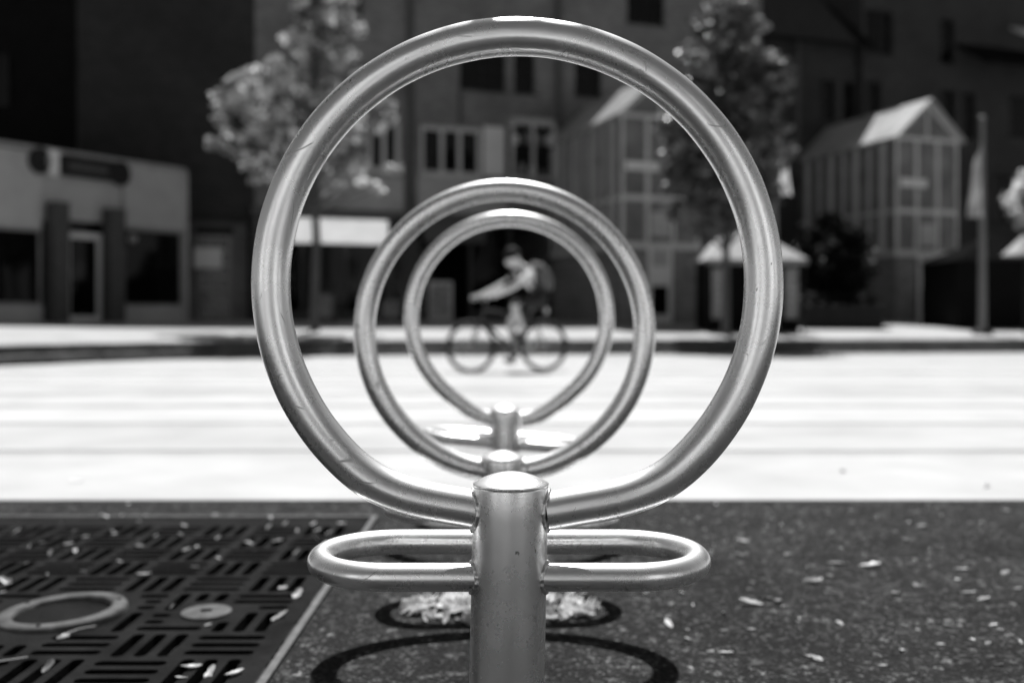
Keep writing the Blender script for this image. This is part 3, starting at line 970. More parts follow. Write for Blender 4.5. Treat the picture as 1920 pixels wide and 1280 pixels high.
# ------------------------------------------------------------------ trees and shrubs
def leaf_cloud(centers, radii, per, size, bright_up=True, seed=1):
    r = np.random.default_rng(seed)
    V = []; Fq = []
    for c, rad, n in zip(centers, radii, per):
        d_ = r.normal(size=(n, 3)); d_ /= np.linalg.norm(d_, axis=1)[:, None]
        rr = rad * r.uniform(0.25, 1.0, n) ** 0.6
        pos = np.asarray(c) + d_ * rr[:, None] * np.array([1.0, 1.0, 0.75])
        cb = Vector(r.normal(size=3)) * .55 + Vector((0, 0, .9))
        for p_ in pos:
            s_ = size * r.uniform(0.7, 1.35)
            nrm = Vector(r.normal(size=3)) * 0.45 + cb
            nrm.normalize()
            t = nrm.cross(Vector(r.normal(size=3))).normalized()
            b2 = nrm.cross(t)
            p0 = Vector(p_)
            b0 = len(V)
            V += [p0 - t * s_ * .55, p0 - t * s_ * .1 + b2 * s_ * .42 + nrm * s_ * .10, p0 + t * s_ * .55 - nrm * s_ * .08,
                  p0 - t * s_ * .1 - b2 * s_ * .42 + nrm * s_ * .10]
            Fq += [(b0, b0 + 1, b0 + 2), (b0, b0 + 2, b0 + 3)]
    return V, Fq

def lobe_tree(name, label, base, height, lobes, mleaf, seed, nclump=150, leaf=.14, per=36, trunk_r=.085, group=None, cr=(.16, .34)):
    """lobes: (x, z, half width, half height) of the crown's masses in metres from the tree's foot"""
    r = np.random.default_rng(seed)
    e = empty(name, base, label, 'tree', group)
    t = MB()
    ztop = height * .93
    pts = [Vector((0, 0, -0.1))]
    for i in range(1, 9):
        f = i / 8
        pts.append(Vector((r.normal() * .04, r.normal() * .04, ztop * f)))
    t.sweep(pts, lambda i: trunk_r * (1.15 - 1.0 * i / 8) + .012, 12)
    vol = np.array([l_[2] * l_[3] * min(l_[2], l_[3] * 1.2) for l_ in lobes]) ** .8
    vol /= vol.sum()
    cs = []; rs = []; ns_ = []
    zlow = min(l_[1] - l_[3] for l_ in lobes)
    for k in range(nclump):
        lb = lobes[r.choice(len(lobes), p=vol)]
        d_ = r.normal(size=3); d_ /= np.linalg.norm(d_)
        q = r.uniform(.15, 1) ** .45
        c = Vector((lb[0] + d_[0] * lb[2] * q, d_[1] * lb[2] * q * .95, lb[1] + d_[2] * lb[3] * q))
        if len(lb) > 4:
            c.y = lb[4] + d_[1] * lb[5] * q
        rad = r.uniform(*cr)
        cs.append(c); rs.append(rad); ns_.append(int(per * (rad / cr[1]) ** 1.6) + 6)
        if k % 2 == 0:
            z0 = max(zlow * .85, c.z - r.uniform(.5, 1.4)); z0 = min(z0, ztop * .97)
            st = pts[-1]
            for ii in range(8):
                if pts[ii].z <= z0 <= pts[ii + 1].z:
                    st = pts[ii].lerp(pts[ii + 1], (z0 - pts[ii].z) / (pts[ii + 1].z - pts[ii].z))
            mid = st.lerp(c, .5) + Vector((0, 0, -.08))
            t.sweep([st, mid, c], lambda i: (.032, .020, .007)[i], 6)
    t.build('trunk', M['bark'], e)
    V, Fq = leaf_cloud(cs, rs, ns_, leaf, seed=seed + 5)
    c_ = MB(); c_.add(V, Fq); c_.build('crown', mleaf, e)
    return e

def px_lobes(base, lst):
    out = []
    for px, py, rx, rz in lst:
        p_ = at(px, py, base.y)
        out.append((p_.x - base.x, p_.z - base.z, rx / F * base.y, rz / F * base.y))
    return out

def tz(px, Y):
    x = (px - 960) / F * Y
    return Vector((x, Y, terrace_z(x, Y)))
TB = tz(590, 24.6)
lobe_tree('street_tree', 'broad leafy young tree with sunlit pale leaves on the left of the terrace', TB, 10.0,
          px_lobes(TB, [(478, 185, 80, 70), (425, 250, 45, 36), (535, 130, 50, 55), (615, 50, 82, 95), (600, -60, 70, 60), (690, 200, 52, 80), (600, 230, 95, 80),
                        (505, 290, 80, 55), (690, 325, 55, 36), (600, 325, 80, 40)]), M['leafA'], 11, 225, .16, 36, .10, 'trees on the terrace', (.13, .30))
TB = tz(1360, 24.6)
lobe_tree('street_tree', 'narrow upright dark leafed tree on the right of the terrace by the kiosk', TB, 8.4,
          px_lobes(TB, [(1372, 50, 55, 55), (1325, 95, 40, 60), (1425, 150, 60, 60), (1370, 180, 90, 80), (1300, 250, 70, 70), (1400, 280, 80, 80), (1290, 345, 62, 60),
                        (1380, 360, 80, 60), (1335, 415, 55, 30)]), M['leafB'], 23, 360, .15, 52, .09, 'trees on the terrace', (.16, .34))
TB = tz(2000, 25.5)
lobe_tree('street_tree', 'tree at the right picture edge with only its leaf tips showing', TB, 5.6,
          px_lobes(TB, [(2000, 320, 90, 70), (1960, 380, 66, 60), (2020, 420, 80, 60)]), M['leafA'], 31, 90, .15, 40, .08, 'trees on the terrace')
lobe_tree('street_tree', 'unseen tree growing through the iron grate at left, a branch added to shade the near ring', Vector((-2.05, 2.1, 0)), 6.0,
          [(-.2, 3.4, 1.5, .7), (0, 4.3, 1.5, .9), (.1, 5.3, 1.0, .7), (.45, 3.1, .8, .4), (2.05, 3.0, .55, .12, .26, .10), (1.4, 3.05, .6, .25, .2, .2)], M['leafA'], 61, 190, .10, 60, .07, 'trees on the square')  # low branch lobes at the end: unseen, added to shade the near ring's top

def shrub(name, label, px0, px1, py_top, Y, seed, n=46, leaf=.13):
    r = np.random.default_rng(seed)
    b0 = tz((px0 + px1) / 2, Y)
    hw = (px1 - px0) / 2 / F * Y
    h = at(0, py_top, Y).z - b0.z
    e = empty(name, b0, label, 'shrub')
    t = MB(); cs = []; rs = []; ns_ = []
    for k in range(n):
        a = r.uniform(0, 2 * math.pi); f = r.uniform(0.05, 1)
        w_ = hw * math.sin(math.pi * (0.12 + 0.78 * f)) ** .6 - .3
        q = math.sqrt(r.uniform(.1, 1))
        c = Vector((math.cos(a) * w_ * q, math.sin(a) * w_ * q * .8, .25 + (h - .55) * f))
        cs.append(c); rs.append(r.uniform(.3, .5)); ns_.append(95)
        if k % 3 == 0:
            t.sweep([Vector((c.x * .1, c.y * .1, -.05)), c * .5, c], lambda i: (.03, .02, .008)[i], 6)
    t.build('stems', M['bark'], e)
    V, Fq = leaf_cloud(cs, rs, ns_, leaf, seed=seed + 3)
    c_ = MB(); c_.add(V, Fq); c_.build('foliage', M['leafC'], e)
    return e
shrub('round_shrub', 'big round near-black shrub between the kiosk and the right glass tower', 1474, 1646, 396, 30.5, 51, 80)
# low planter under the shrub
b0 = tz(1590, 28.6)
pl = empty('planter', b0, 'low dark planter box in front of the big shrub', 'planter')
p = MB(); p.box(-1.35, .9, -.3, .35, 0, .62); p.box(-1.40, .95, -.35, .40, .621, .68); p.build('box', M['darkmetal'], pl, bevel=.02)
p = MB(); p.box(-1.3, .85, -.25, .3, .66, .69); p.build('soil', M['earth'], pl)
V, Fq = leaf_cloud([(x, 0, .85) for x in np.linspace(-1.1, .7, 7)], [.28] * 7, [60] * 7, .1, seed=77)
p = MB(); p.add(V, Fq); tag(p.build('plants', M['leafC'], pl), kind='stuff')

# ------------------------------------------------------------------ unseen houses added behind the camera to give the steel something to reflect
def added_house(x0, x1, yf, h, mm, label):
    fr = Frame((x1, yf, 0), (-1, 0, 0), (0, 1, 0))
    wd = x1 - x0
    e = empty('added_house', ((x0 + x1) / 2, yf, 0), label, 'house', 'unseen houses added behind the camera')
    ops = []
    nb_ = max(2, int(wd / 3.4)); st = int(h / 2.9)
    for k_ in range(st):
        for i in range(nb_):
            c = wd * (i + .5) / nb_
            ops.append((c - .45, c + .45, 1.0 + k_ * 2.9, 2.4 + k_ * 2.9))
    wall_mesh(fr, 0, wd, -.05, h, ops, .2).build('wall', mm, e, e.location)
    for o_ in ops:
        window(e, fr, *o_, 2, 1, M['whitewall'], M['pane'], .12)
    r_ = MB(); r_.hexa([fr(-.2, h - .1, .5), fr(wd + .2, h - .1, .5), fr(wd + .2, h + 2.2, -4), fr(-.2, h + 2.2, -4), fr(-.2, h + .1, .5), fr(wd + .2, h + .1, .5), fr(wd + .2, h + 2.4, -4), fr(-.2, h + 2.4, -4)])
    r_.build('roof', M['roof'], e, e.location)
hm = [simple('pale render', .62, .85, 0, .1, .8), simple('grey render', .20, .85, 0, .15, .8), simple('light render', .78, .85, 0, .1, .8)]
for i, (x0, x1, yf, h, k_) in enumerate([(-34, -22, -11, 8.8, 1), (-21, -10.5, -12, 7.2, 2), (-8.5, -1.0, -13, 8.8, 0), (1.6, 6.4, -12, 5.9, 1), (6.5, 15.5, -13, 8.8, 2), (19, 32, -11, 8.8, 0)]):
    added_house(x0, x1, yf, h, hm[k_], ['grey', 'light', 'pale', 'low grey', 'light wide', 'pale wide'][i] + ' rendered house, unseen, added behind the camera for reflections')

# ------------------------------------------------------------------ kiosk, flags, dark tent
Yk = 26.2
kb = tz(1414, Yk)
ki = empty('kiosk', kb, 'small dark kiosk with a white tent roof and pale banner strips', 'kiosk')
hw = 84 / F * Yk
zr = at(0, 487, Yk).z - kb.z; za = at(0, 422, Yk).z - kb.z
p = MB(); p.box(-hw, hw, -.0, 1.9, 0, zr - .02); p.build('body', M['black'], ki)
ro = hw + .16
p = MB()
base = [(-ro, -.3, zr), (ro, -.3, zr), (ro, 2.2, zr), (-ro, 2.2, zr)]
ridge = [(-ro * .35, .9, za), (ro * .12, .9, za)]
p.add(base + ridge, [(0, 1, 5, 4), (1, 2, 5), (2, 3, 4, 5), (3, 0, 4), (3, 2, 1, 0)])
p.build('canopy', M['cloth'], ki)
p = MB(); p.box(-ro, ro, -.32, -.302, zr - .14, zr); p.build('valance', M['bluecloth'], ki)
for x0, x1 in ((-hw + .05, -hw + .42), (hw * .05, hw * .05 + .4), (hw - .40, hw - .04)):
    p = MB(); p.box(x0, x1, -.08, -.04, .35, zr - .2); o = p.build('banner', M['bluecloth'], ki)
    for q in range(6):
        s_ = MB(); zz = .45 + q * (zr - .75) / 6
        s_.box(x0 + .08, x1 - .08, -.09, -.081, zz, zz + .13); s_.build('print', M['spandrel'], o)
for x in (-ro + .08, ro - .08):
    p = MB(); p.sweep([(x, -.2, 0), (x, -.2, zr * .5), (x, -.2, zr)], .03, 8); p.build('post', M['darkmetal'], ki)

def flag(px, Y, ytop, fx0, fx1, fy0, fy1, label, cat, mm, seed):
    b0 = tz(px, Y)
    e = empty('flagpole', b0, label, 'flagpole')
    h = at(0, ytop, Y).z - b0.z
    p = MB(); p.sweep([Vector((0, 0, -.1)), Vector((0, 0, h * .5)), Vector((0, 0, h))], lambda i: (.105, .085, .05)[i], 14); p.build('pole', M['pole'], e)
    p = MB(); p.lathe([(.0, .12), (.06, .1), (.085, .04), (.06, -.02), (0.03, -.06)], 14, (0, 0, h)); p.build('finial', M['pole'], e)
    p = MB(); p.lathe([(.26, -.02), (.26, .08), (.14, .12)], 16, (0, 0, 0)); p.build('base_plate', M['darkmetal'], e)
    # hanging cloth: gathered folds, wider at the top edge fixed to the pole
    a = at(fx0, fy1, Y) - b0; b_ = at(fx1, fy0, Y) - b0
    nx, nz = 16, 20
    V = []
    for j in range(nz + 1):
        f = j / nz
        z = b_.z + (a.z - b_.z) * f
        for i in range(nx + 1):
            t_ = i / nx
            x = b_.x + (a.x - b_.x) * t_ * (0.7 + .3 * f)
            yy = -.12 + .14 * math.sin(t_ * 11 + f * 1.7 + seed) * (.4 + .6 * f)
            zz = z - .5 * t_ * (1 - f)
            V.append((x, yy, zz))
    Fc = [(j * (nx + 1) + i, j * (nx + 1) + i + 1, (j + 1) * (nx + 1) + i + 1, (j + 1) * (nx + 1) + i) for j in range(nz) for i in range(nx)]
    p = MB(); p.add(V, Fc, 0, True)
    o = p.build('flag', mm, e)
    return e
flagm = leaf_mat('pale flag cloth', 0.30, 0.5, 0.35)
flagw = leaf_mat('white flag cloth', 0.62, 0.5, 0.1)
flag(1842, 26.0, 225, 1812, 1838, 272, 408, 'tall grey flagpole with a limp pale flag at the right', 'flagpole', flagm, 1.0)
flag(1452, 25.4, 235, 1484, 1456, 268, 366, 'small white flag beside the dark tree, its pole hidden behind the near ring', 'flagpole', flagw, 2.2)

# dark market tent at right edge
tb = tz(1890, 29.0)
te = empty('market_tent', tb, 'dark market tent with a peaked roof at the right picture edge', 'tent')
hw = 95 / F * 29
zr = at(0, 488, 29).z - tb.z; za = at(0, 432, 29).z - tb.z
p = MB(); p.box(-hw, hw, .0, 2.5, 0, zr - .02); p.build('side_cloth', M['black'], te)
p = MB(); ro = hw + .12
p.add([(-ro, -.15, zr), (ro, -.15, zr), (ro, 2.7, zr), (-ro, 2.7, zr), (.2, 1.2, za)], [(0, 1, 4), (1, 2, 4), (2, 3, 4), (3, 0, 4), (3, 2, 1, 0)])
p.build('roof', M['roof'], te)
tb2 = tz(1922, 26.5)
p = MB()
zz = at(0, 462, 26.5).z
um = empty('parasol', tb2, 'pale parasol roof corner at the right picture edge', 'parasol')
h0 = at(0, 478, 26.5).z - tb2.z; h1 = at(0, 438, 26.5).z - tb2.z
nn = 8
V = [(.62 * math.cos(2 * math.pi * k / nn), .62 * math.sin(2 * math.pi * k / nn), h0) for k in range(nn)] + [(0, 0, h1)]
p.add(V, [(k, (k + 1) % nn, nn) for k in range(nn)]); p.build('canopy', M['cloth'], um)
p = MB(); p.sweep([(0, 0, -.05), (0, 0, h0), (0, 0, h1 + .06)], .03, 8); p.build('pole', M['darkmetal'], um)

# ------------------------------------------------------------------ ring bicycle racks
def make_rack(label, X, Y, topz, ring_dx, ring_cz, delta, loop_z, loop_roll=0.0, lean=0.0, loop_dx=-.003, rot=0.0, loop_back=.085, post_r=.0453):
    e = empty('bicycle_rack', (X, Y, 0), label, 'bicycle rack', 'steel ring bicycle racks in a row', rot=(0, 0, rot))
    RR, TR = .2970, .0232
    # post
    p = MB()
    N_ = 64
    prof = [(post_r, -.03), (post_r, .02)] + [(post_r, z) for z in np.linspace(.05, topz - .0035, 12)] + [(post_r - .0004, topz - .0012), (post_r - .0014, topz - .0009)]
    p.lathe(prof, N_)
    p.v = [(x + lean * (z - topz), yy, z) for x, yy, z in p.v]
    p.build('post', M['steel'], e)
    p = MB()
    dome = [(post_r - .0016, -.004), (post_r + .0003, -.0001), (post_r + .0003, .0010)]
    for a in np.linspace(0, 1, 12):
        rr_ = (post_r - .0008) * (1 - a)
        dome.append((rr_, .0014 + .0135 * (1 - (rr_ / post_r) ** 2)))
    dome[-1] = (0.0, dome[-1][1])
    p.lathe(dome, N_, (0, 0, topz))
    p.build('cap', M['steel'], e)
    # hoop: circle whose lower ends bend into the post
    path = []
    x_end = post_r - .010
    n_ = 200
    ph0 = math.asin((x_end) / RR)
    for i in range(n_ + 1):
        ph = ph0 + (2 * math.pi - 2 * ph0) * i / n_
        x = RR * math.sin(ph); z = -RR * math.cos(ph)
        if z < 0:
            ax = abs(x)
            t_ = min(1, max(0, (.205 - ax) / (.205 - .055)))
            z += delta * t_ * t_ * (3 - 2 * t_)
        path.append(Vector((ring_dx + x, 0, ring_cz + z)))
    wob = lambda i: TR * (1 + .006 * math.sin(i * .31) + .004 * math.sin(i * .83 + 1))
    p = MB(); p.sweep(path, wob, 40, up=(0, 1, 0)); p.build('hoop', M['steel'], e)
    # stadium loop behind the post, its front bar welded to the post
    LR = .0168; rad = .0925; half = .2585 - LR - rad
    lp = []
    for i in range(24):
        t_ = i / 24; lp.append((-half + 2 * half * t_, -rad))
    for i in range(28):
        a = -math.pi / 2 + math.pi * i / 28; lp.append((half + rad * math.cos(a), rad * math.sin(a)))
    for i in range(24):
        t_ = i / 24; lp.append((half - 2 * half * t_, rad))
    for i in range(28):
        a = math.pi / 2 + math.pi * i / 28; lp.append((-half + rad * math.cos(a), rad * math.sin(a)))
    cr_, sr_ = math.cos(loop_roll), math.sin(loop_roll)
    pth = [Vector((loop_dx + x * cr_, y_ + loop_back, loop_z - x * sr_)) for x, y_ in lp]
    p = MB(); p.sweep(pth, LR, 32, closed=True); p.build('lock_loop', M['steel'], e)
    # weld beads where the tubes meet the post
    def bead(zc, r_t, side, yc, jig=0):
        pts = []
        m__ = 90
        for i in range(m__):
            a = 2 * math.pi * i / m__
            yy = yc + (r_t + .001) * math.cos(a); zz = zc + (r_t + .001) * math.sin(a)
            if abs(yy) > post_r: yy = math.copysign(post_r - .0005, yy)
            xx = math.sqrt(max(0, post_r ** 2 - yy ** 2)) + .0006
            pts.append(Vector((side * xx + lean * (zz - topz), yy, zz)))
        q = MB(); q.sweep(pts, lambda i: .0026 * (1 + .16 * math.sin(i * 1.0 + jig)), 8, closed=True, up=(1, 0, 0.2))
        q.build('weld_bead', M['weld'], e)
    zj = ring_cz - RR * math.cos(ph0) + delta
    for sd_ in (-1, 1):
        bead(zj + .001, TR, sd_, 0, sd_)
        bead(loop_z - sd_ * post_r * sr_, LR, sd_, loop_back - rad, sd_ * 2)
    return e
make_rack('steel ring bicycle rack in the foreground, largest and sharpest of the three', -.0013, 1.2, .416, .0077, .658, .0205, .306, 0.0, .021, -.0025)
make_rack('steel ring bicycle rack second from the camera, between the other two', -.0204, 2.112, .317, .0046, .587, -.002, .185, math.radians(3.0), 0.0)
make_rack('steel ring bicycle rack farthest from the camera, smallest of the three', -.0227, 3.024, .333, .0137, .614, -.018, .2295, math.radians(4.8), 0.0, .0, 0.0)

# ------------------------------------------------------------------ tree grate with its frame, uplight and plug
grate = empty('tree_grate', ((GX0 + GX1) / 2, (GY0 + GY1) / 2, 0), 'dark cast iron tree grate with woven slots at lower left', 'grate')
CELL = 0.14
LAMP = Vector((-.925, 2.05)); LAMP_R = .126
PLUG = Vector((-.631, 2.055)); PLUG_R = .052
def slot_outline(cx, cy, lx, ly, n=6):
    """rounded slot, counter-clockwise"""
    pts = []
    if lx > ly:
        r_ = ly / 2; h = lx / 2 - r_
        for i in range(n + 1):
            a = -math.pi / 2 + math.pi * i / n; pts.append((cx + h + r_ * math.cos(a), cy + r_ * math.sin(a)))
        for i in range(n + 1):
            a = math.pi / 2 + math.pi * i / n; pts.append((cx - h + r_ * math.cos(a), cy + r_ * math.sin(a)))
    else:
        r_ = lx / 2; h = ly / 2 - r_
        for i in range(n + 1):
            a = math.pi * i / n; pts.append((cx + r_ * math.cos(a), cy + h + r_ * math.sin(a)))
        for i in range(n + 1):
            a = math.pi + math.pi * i / n; pts.append((cx + r_ * math.cos(a), cy - h + r_ * math.sin(a)))
    return pts
bm = bmesh.new()
GT = .004   # plate stands a little proud
TH = .022
def loop_edges(pts, z):
    vs_ = [bm.verts.new((x, y_, z)) for x, y_ in pts]
    es = [bm.edges.new((vs_[i], vs_[(i + 1) % len(vs_)])) for i in range(len(vs_))]
    return vs_, es
PX1 = GX1 - .022
inner_x1 = -.465
cols = int((inner_x1 - (GX0 + .03)) / CELL)
ph = 1.86 - CELL / 2
j0 = int(math.floor((GY0 + .03 - ph) / CELL)) + 1
j1 = int((GY1 - .035 - ph) / CELL)
def blocked(cx, cy, lx, ly):
    for c, r_ in ((LAMP, LAMP_R + .012), (PLUG, PLUG_R + .012), (Vector((-2.05, 2.1)), .16)):
        dx = max(abs(c.x - cx) - lx / 2, 0); dy = max(abs(c.y - cy) - ly / 2, 0)
        if dx * dx + dy * dy < r_ * r_:
            return True
    return False
cells = []
for i in range(cols):
    for j in range(j0, j1):
        x1 = inner_x1 - i * CELL; x0 = x1 - CELL
        y0 = ph + j * CELL; y1 = y0 + CELL
        cells.append((x0, x1, y0, y1, (i + j) % 2 == 0))
for (x0, x1, y0, y1, hor) in cells:
    vs_, es = loop_edges([(x0, y0), (x1, y0), (x1, y1), (x0, y1)], GT)
    alle = list(es)
    for k in range(3):
        o = (k - 1) * .042
        if hor:
            spec = ((x0 + x1) / 2, (y0 + y1) / 2 + o, .128, .024)
        else:
            spec = ((x0 + x1) / 2 + o, (y0 + y1) / 2, .024, .128)
        if blocked(*spec):
            # keep a shortened slot if it still clears the fittings
            done = False
            for fr2, sh in ((.5, .032), (.5, -.032), (.3, .044), (.3, -.044)):
                sp2 = (spec[0] + (sh if hor else 0), spec[1] + (0 if hor else sh), spec[2] * (fr2 if hor else 1), spec[3] * (1 if hor else fr2))
                if not blocked(*sp2):
                    spec = sp2; done = True; break
            if not done:
                continue
        pts = slot_outline(*spec)
        sv, se = loop_edges(pts, GT)
        alle += se
        low = [bm.verts.new((v.co.x, v.co.y, GT - TH)) for v in sv]
        m__ = len(sv)
        for q in range(m__):
            bm.faces.new((sv[q], low[q], low[(q + 1) % m__], sv[(q + 1) % m__]))
    bmesh.ops.triangle_fill(bm, edges=alle, use_beauty=True, normal=(0, 0, 1))
# plain border around the slotted field
fx0 = inner_x1 - cols * CELL; fy0 = ph + j0 * CELL; fy1 = ph + j1 * CELL
bx0, bx1, by0, by1 = GX0 + .022, PX1, GY0 + .022, GY1 - .022
for q in [((bx0, by0), (bx1, by0), (bx1, fy0), (bx0, fy0)), ((bx0, fy1), (bx1, fy1), (bx1, by1), (bx0, by1)),
          ((bx0, fy0), (fx0, fy0), (fx0, fy1), (bx0, fy1)), ((inner_x1, fy0), (bx1, fy0), (bx1, fy1), (inner_x1, fy1))]:
    bm.faces.new([bm.verts.new((x, y_, GT)) for x, y_ in q])
me = bpy.data.meshes.new('plate')
bm.normal_update()
for f in bm.faces:
    if abs(f.normal.z) > .5 and f.normal.z < 0:
        f.normal_flip()
bm.to_mesh(me); bm.free()
me.materials.append(M['iron'])
gl = grate.location.copy()
me.transform(Matrix.Translation(-gl))
link_mesh('plate', me, grate)
for (x0, x1, y0, y1, nm) in ((GX1 - .018, GX1 - .002, GY0, GY1, 'frame_bar'), (GX0 + .002, GX0 + .018, GY0, GY1, 'frame_bar'),
                             (GX0 + .02, GX1 - .02, GY1 - .018, GY1 - .002, 'frame_bar'), (GX0 + .02, GX1 - .02, GY0 + .002, GY0 + .018, 'frame_bar')):
    p = MB(); p.box(x0, x1, y0, y1, -.05, .006); p.build(nm, M['ironedge'], grate, gl, bevel=.002)
# uplight
up_ = empty('ground_uplight', (LAMP.x, LAMP.y, GT), 'round recessed ground lamp with metal rim in the grate', 'lamp', rot=(0, math.radians(-2.2), math.radians(8)))
p = MB(); p.lathe([(.126, -.004), (.126, .006), (.122, .011), (.100, .012), (.094, .008), (.092, -.012)], 56); p.build('rim', M['lampring'], up_)
p = MB(); p.lathe([(.0935, -.010), (.06, -.006), (.0, -.004)], 48); p.build('glass', M['lampglass'], up_)
for a in (0.4, 2.5, 4.6):
    p = MB(); p.lathe([(.0045, .011), (.0045, .0142), (.0, .0146)], 12, (.111 * math.cos(a), .111 * math.sin(a), 0)); p.build('screw', M['darkmetal'], up_)
pg = empty('grate_plug', (PLUG.x, PLUG.y, GT), 'small round metal plug with a square hole beside the ground lamp', 'plug', rot=(0, 0, .3))
p = MB()
nq = 40
outer = [(PLUG_R * math.cos(2 * math.pi * i / nq), PLUG_R * math.sin(2 * math.pi * i / nq)) for i in range(nq)]
sq = []
for i in range(nq):
    a = 2 * math.pi * i / nq
    k_ = .011 / max(abs(math.cos(a)), abs(math.sin(a)))
    sq.append((k_ * math.cos(a), k_ * math.sin(a)))
V = [(x, y_, -.006) for x, y_ in outer] + [(x * .97, y_ * .97, .005) for x, y_ in outer] + [(x, y_, .007) for x, y_ in sq] + [(x, y_, -.0035) for x, y_ in sq]
Fc = []
for lv in range(3):
    for i in range(nq):
        l_ = (i + 1) % nq
        Fc.append((lv * nq + i, lv * nq + l_, (lv + 1) * nq + l_, (lv + 1) * nq + i))
p.add(V, Fc); p.build('disc', M['lampring'], pg)
p = MB(); p.box(-.0105, .0105, -.0105, .0105, -.0036, -.003); p.build('hole_bottom', M['black'], pg)

# ------------------------------------------------------------------ fallen leaves
def leaf_mesh(seed):
    r = random.Random(seed)
    nx, ny = 7, 4
    curl = r.uniform(.3, 1.3); tw = r.uniform(-.5, .5); asp = r.uniform(.3, .62)
    V = []
    for i in range(nx):
        t = i / (nx - 1)
        w = math.sin(math.pi * min(1, t * .93 + .035)) ** .75 * asp * (1 + .12 * math.sin(9 * t + seed) + r.uniform(-.28, .2))
        for j in range(ny):
            s_ = (j / (ny - 1) - .5)
            x = t - .5; y_ = s_ * w
            z = .34 * curl * (x * x) + abs(s_) * w * .55 * curl + tw * x * y_
            V.append((x, y_, z + .015))
    Fc = [(i * ny + j, i * ny + j + 1, (i + 1) * ny + j + 1, (i + 1) * ny + j) for i in range(nx - 1) for j in range(ny - 1)]
    me = bpy.data.meshes.new('fallen_leaf')
    me.from_pydata(V, [], Fc)
    me.materials.append(M['dryleaf'])
    for p_ in me.polygons: p_.use_smooth = True
    return me
leaf_meshes = [leaf_mesh(i) for i in range(15)]
_lm = [M['dryleaf'], leaf_mat('brown dry leaf', 0.26, 0.25, 0.4), leaf_mat('dark dry leaf', 0.13, 0.2, 0.4)]
for i, me in enumerate(leaf_meshes):
    me.materials[0] = _lm[(0, 1, 0, 2, 1)[i % 5]]
def put_leaf(x, y_, z, size, label, group, tilt=.35):
    o = bpy.data.objects.new('fallen_leaf', random.choice(leaf_meshes))
    COL.objects.link(o)
    o.location = (x, y_, z)
    o.rotation_euler = (random.uniform(-tilt, tilt), random.uniform(-tilt, tilt), random.uniform(0, 6.28))
    o.scale = (size, size * random.uniform(.75, 1.1), size * random.uniform(.7, 1.2))
    return tag(o, label, 'leaf', group)
LG = 'small pale dry leaf fallen on the dark slotted grate'
LA = 'small pale dry leaf fallen on the asphalt right of the racks'
for (px, py, s_) in [(128, 1025, .03), (160, 1010, .022), (215, 1005, .025), (345, 990, .03), (505, 990, .03), (535, 985, .025), (468, 1022, .028), (520, 1018, .032),
                     (555, 1040, .03), (365, 1068, .026), (270, 1082, .034), (558, 1120, .034), (530, 1108, .022), (525, 1160, .036), (118, 1200, .03), (195, 972, .03),
                     (405, 970, .035), (240, 948, .02), (275, 970, .018), (30, 1000, .03), (80, 1022, .03), (10, 1095, .034), (50, 1060, .022), (95, 1040, .024),
                     (358, 1258, .035), (393, 1268, .035), (440, 1270, .038), (340, 1276, .02), (262, 1028, .026), (90, 1255, .03), (595, 998, .024), (618, 1002, .022),
                     (640, 985, .026), (588, 985, .02), (615, 1022, .024), (480, 1035, .022), (350, 1035, .026), (410, 1050, .016)]:
    q = on_ground(px, py)
    put_leaf(q.x, q.y, GT + .002 if q.x < GX1 else .002, s_ * 1.05, LG, 'fallen leaves on the grate', .5)
for i in range(46):
    x = random.uniform(-1.9, -.45); y_ = 1.6 + 1.45 * random.random() ** .55
    put_leaf(x, y_, GT + .001, random.uniform(.012, .026), LG, 'fallen leaves on the grate', .6)
for (px, py, s_) in [(1572, 1058, .055), (1632, 1062, .05), (1524, 1092, .05), (1392, 1016, .04), (1475, 1042, .03), (1382, 1040, .026), (1700, 1014, .036), (1730, 986, .026),
                     (1560, 998, .02), (1886, 958, .028), (1438, 1122, .03), (1458, 1128, .026), (1254, 1172, .036), (1408, 1181, .022), (1408, 1133, .05), (1816, 1112, .034),
                     (1845, 1125, .03), (1680, 1113, .032), (1716, 1098, .03), (1885, 1075, .03), (1802, 1068, .03), (1293, 982, .02), (1256, 990, .022), (1910, 1105, .025),
                     (1360, 1225, .03), (1356, 1150, .024), (1690, 1220, .024), (1530, 1235, .03), (1740, 946, .02)]:
    q = on_ground(px, py)
    put_leaf(q.x, q.y, .002, s_, LA, 'fallen leaves on the asphalt', .2)
for i in range(130):
    x = random.uniform(.1, 1.8); y_ = random.uniform(1.6, 3.28)
    put_leaf(x, y_, .001, random.uniform(.005, .02), LA, 'fallen leaves on the asphalt', .25)
for (px, py) in ((144, 904), (1580, 884), (1850, 912)):
    Y = (CAMZ - .043) / ((py - HOR) / F - SLOPE)
    put_leaf((px - 960) / F * Y, Y, gz(Y) + .003, .06, 'pale dry leaf lying on the bright paving near its edge', 'leaves on the paving', .2)
# heap of leaf litter swept against the second post
V = []; Fc = []
for i in range(330):
    a = random.uniform(0, 2 * math.pi); q = math.sqrt(random.random())
    x = -.02 + .205 * q * math.cos(a); y_ = 2.10 + .11 * q * math.sin(a)
    h = .035 * (1 - q) + .006
    me = random.choice(leaf_meshes)
    sz = random.uniform(.022, .05)
    mt = Matrix.Translation((x, y_, random.uniform(0.002, h))) @ Euler((random.uniform(-.9, .9), random.uniform(-.9, .9), random.uniform(0, 6.3))).to_matrix().to_4x4() @ Matrix.Scale(sz, 4)
    b0 = len(V)
    V += [mt @ v.co for v in me.vertices]
    Fc += [tuple(b0 + k_ for k_ in p_.vertices) for p_ in me.polygons]
p = MB(); p.add(V, Fc, 0, True)
tag(p.build('leaf_litter', M['dryleaf']), 'heap of pale dry leaves around the second post', 'leaf litter', None, 'stuff')
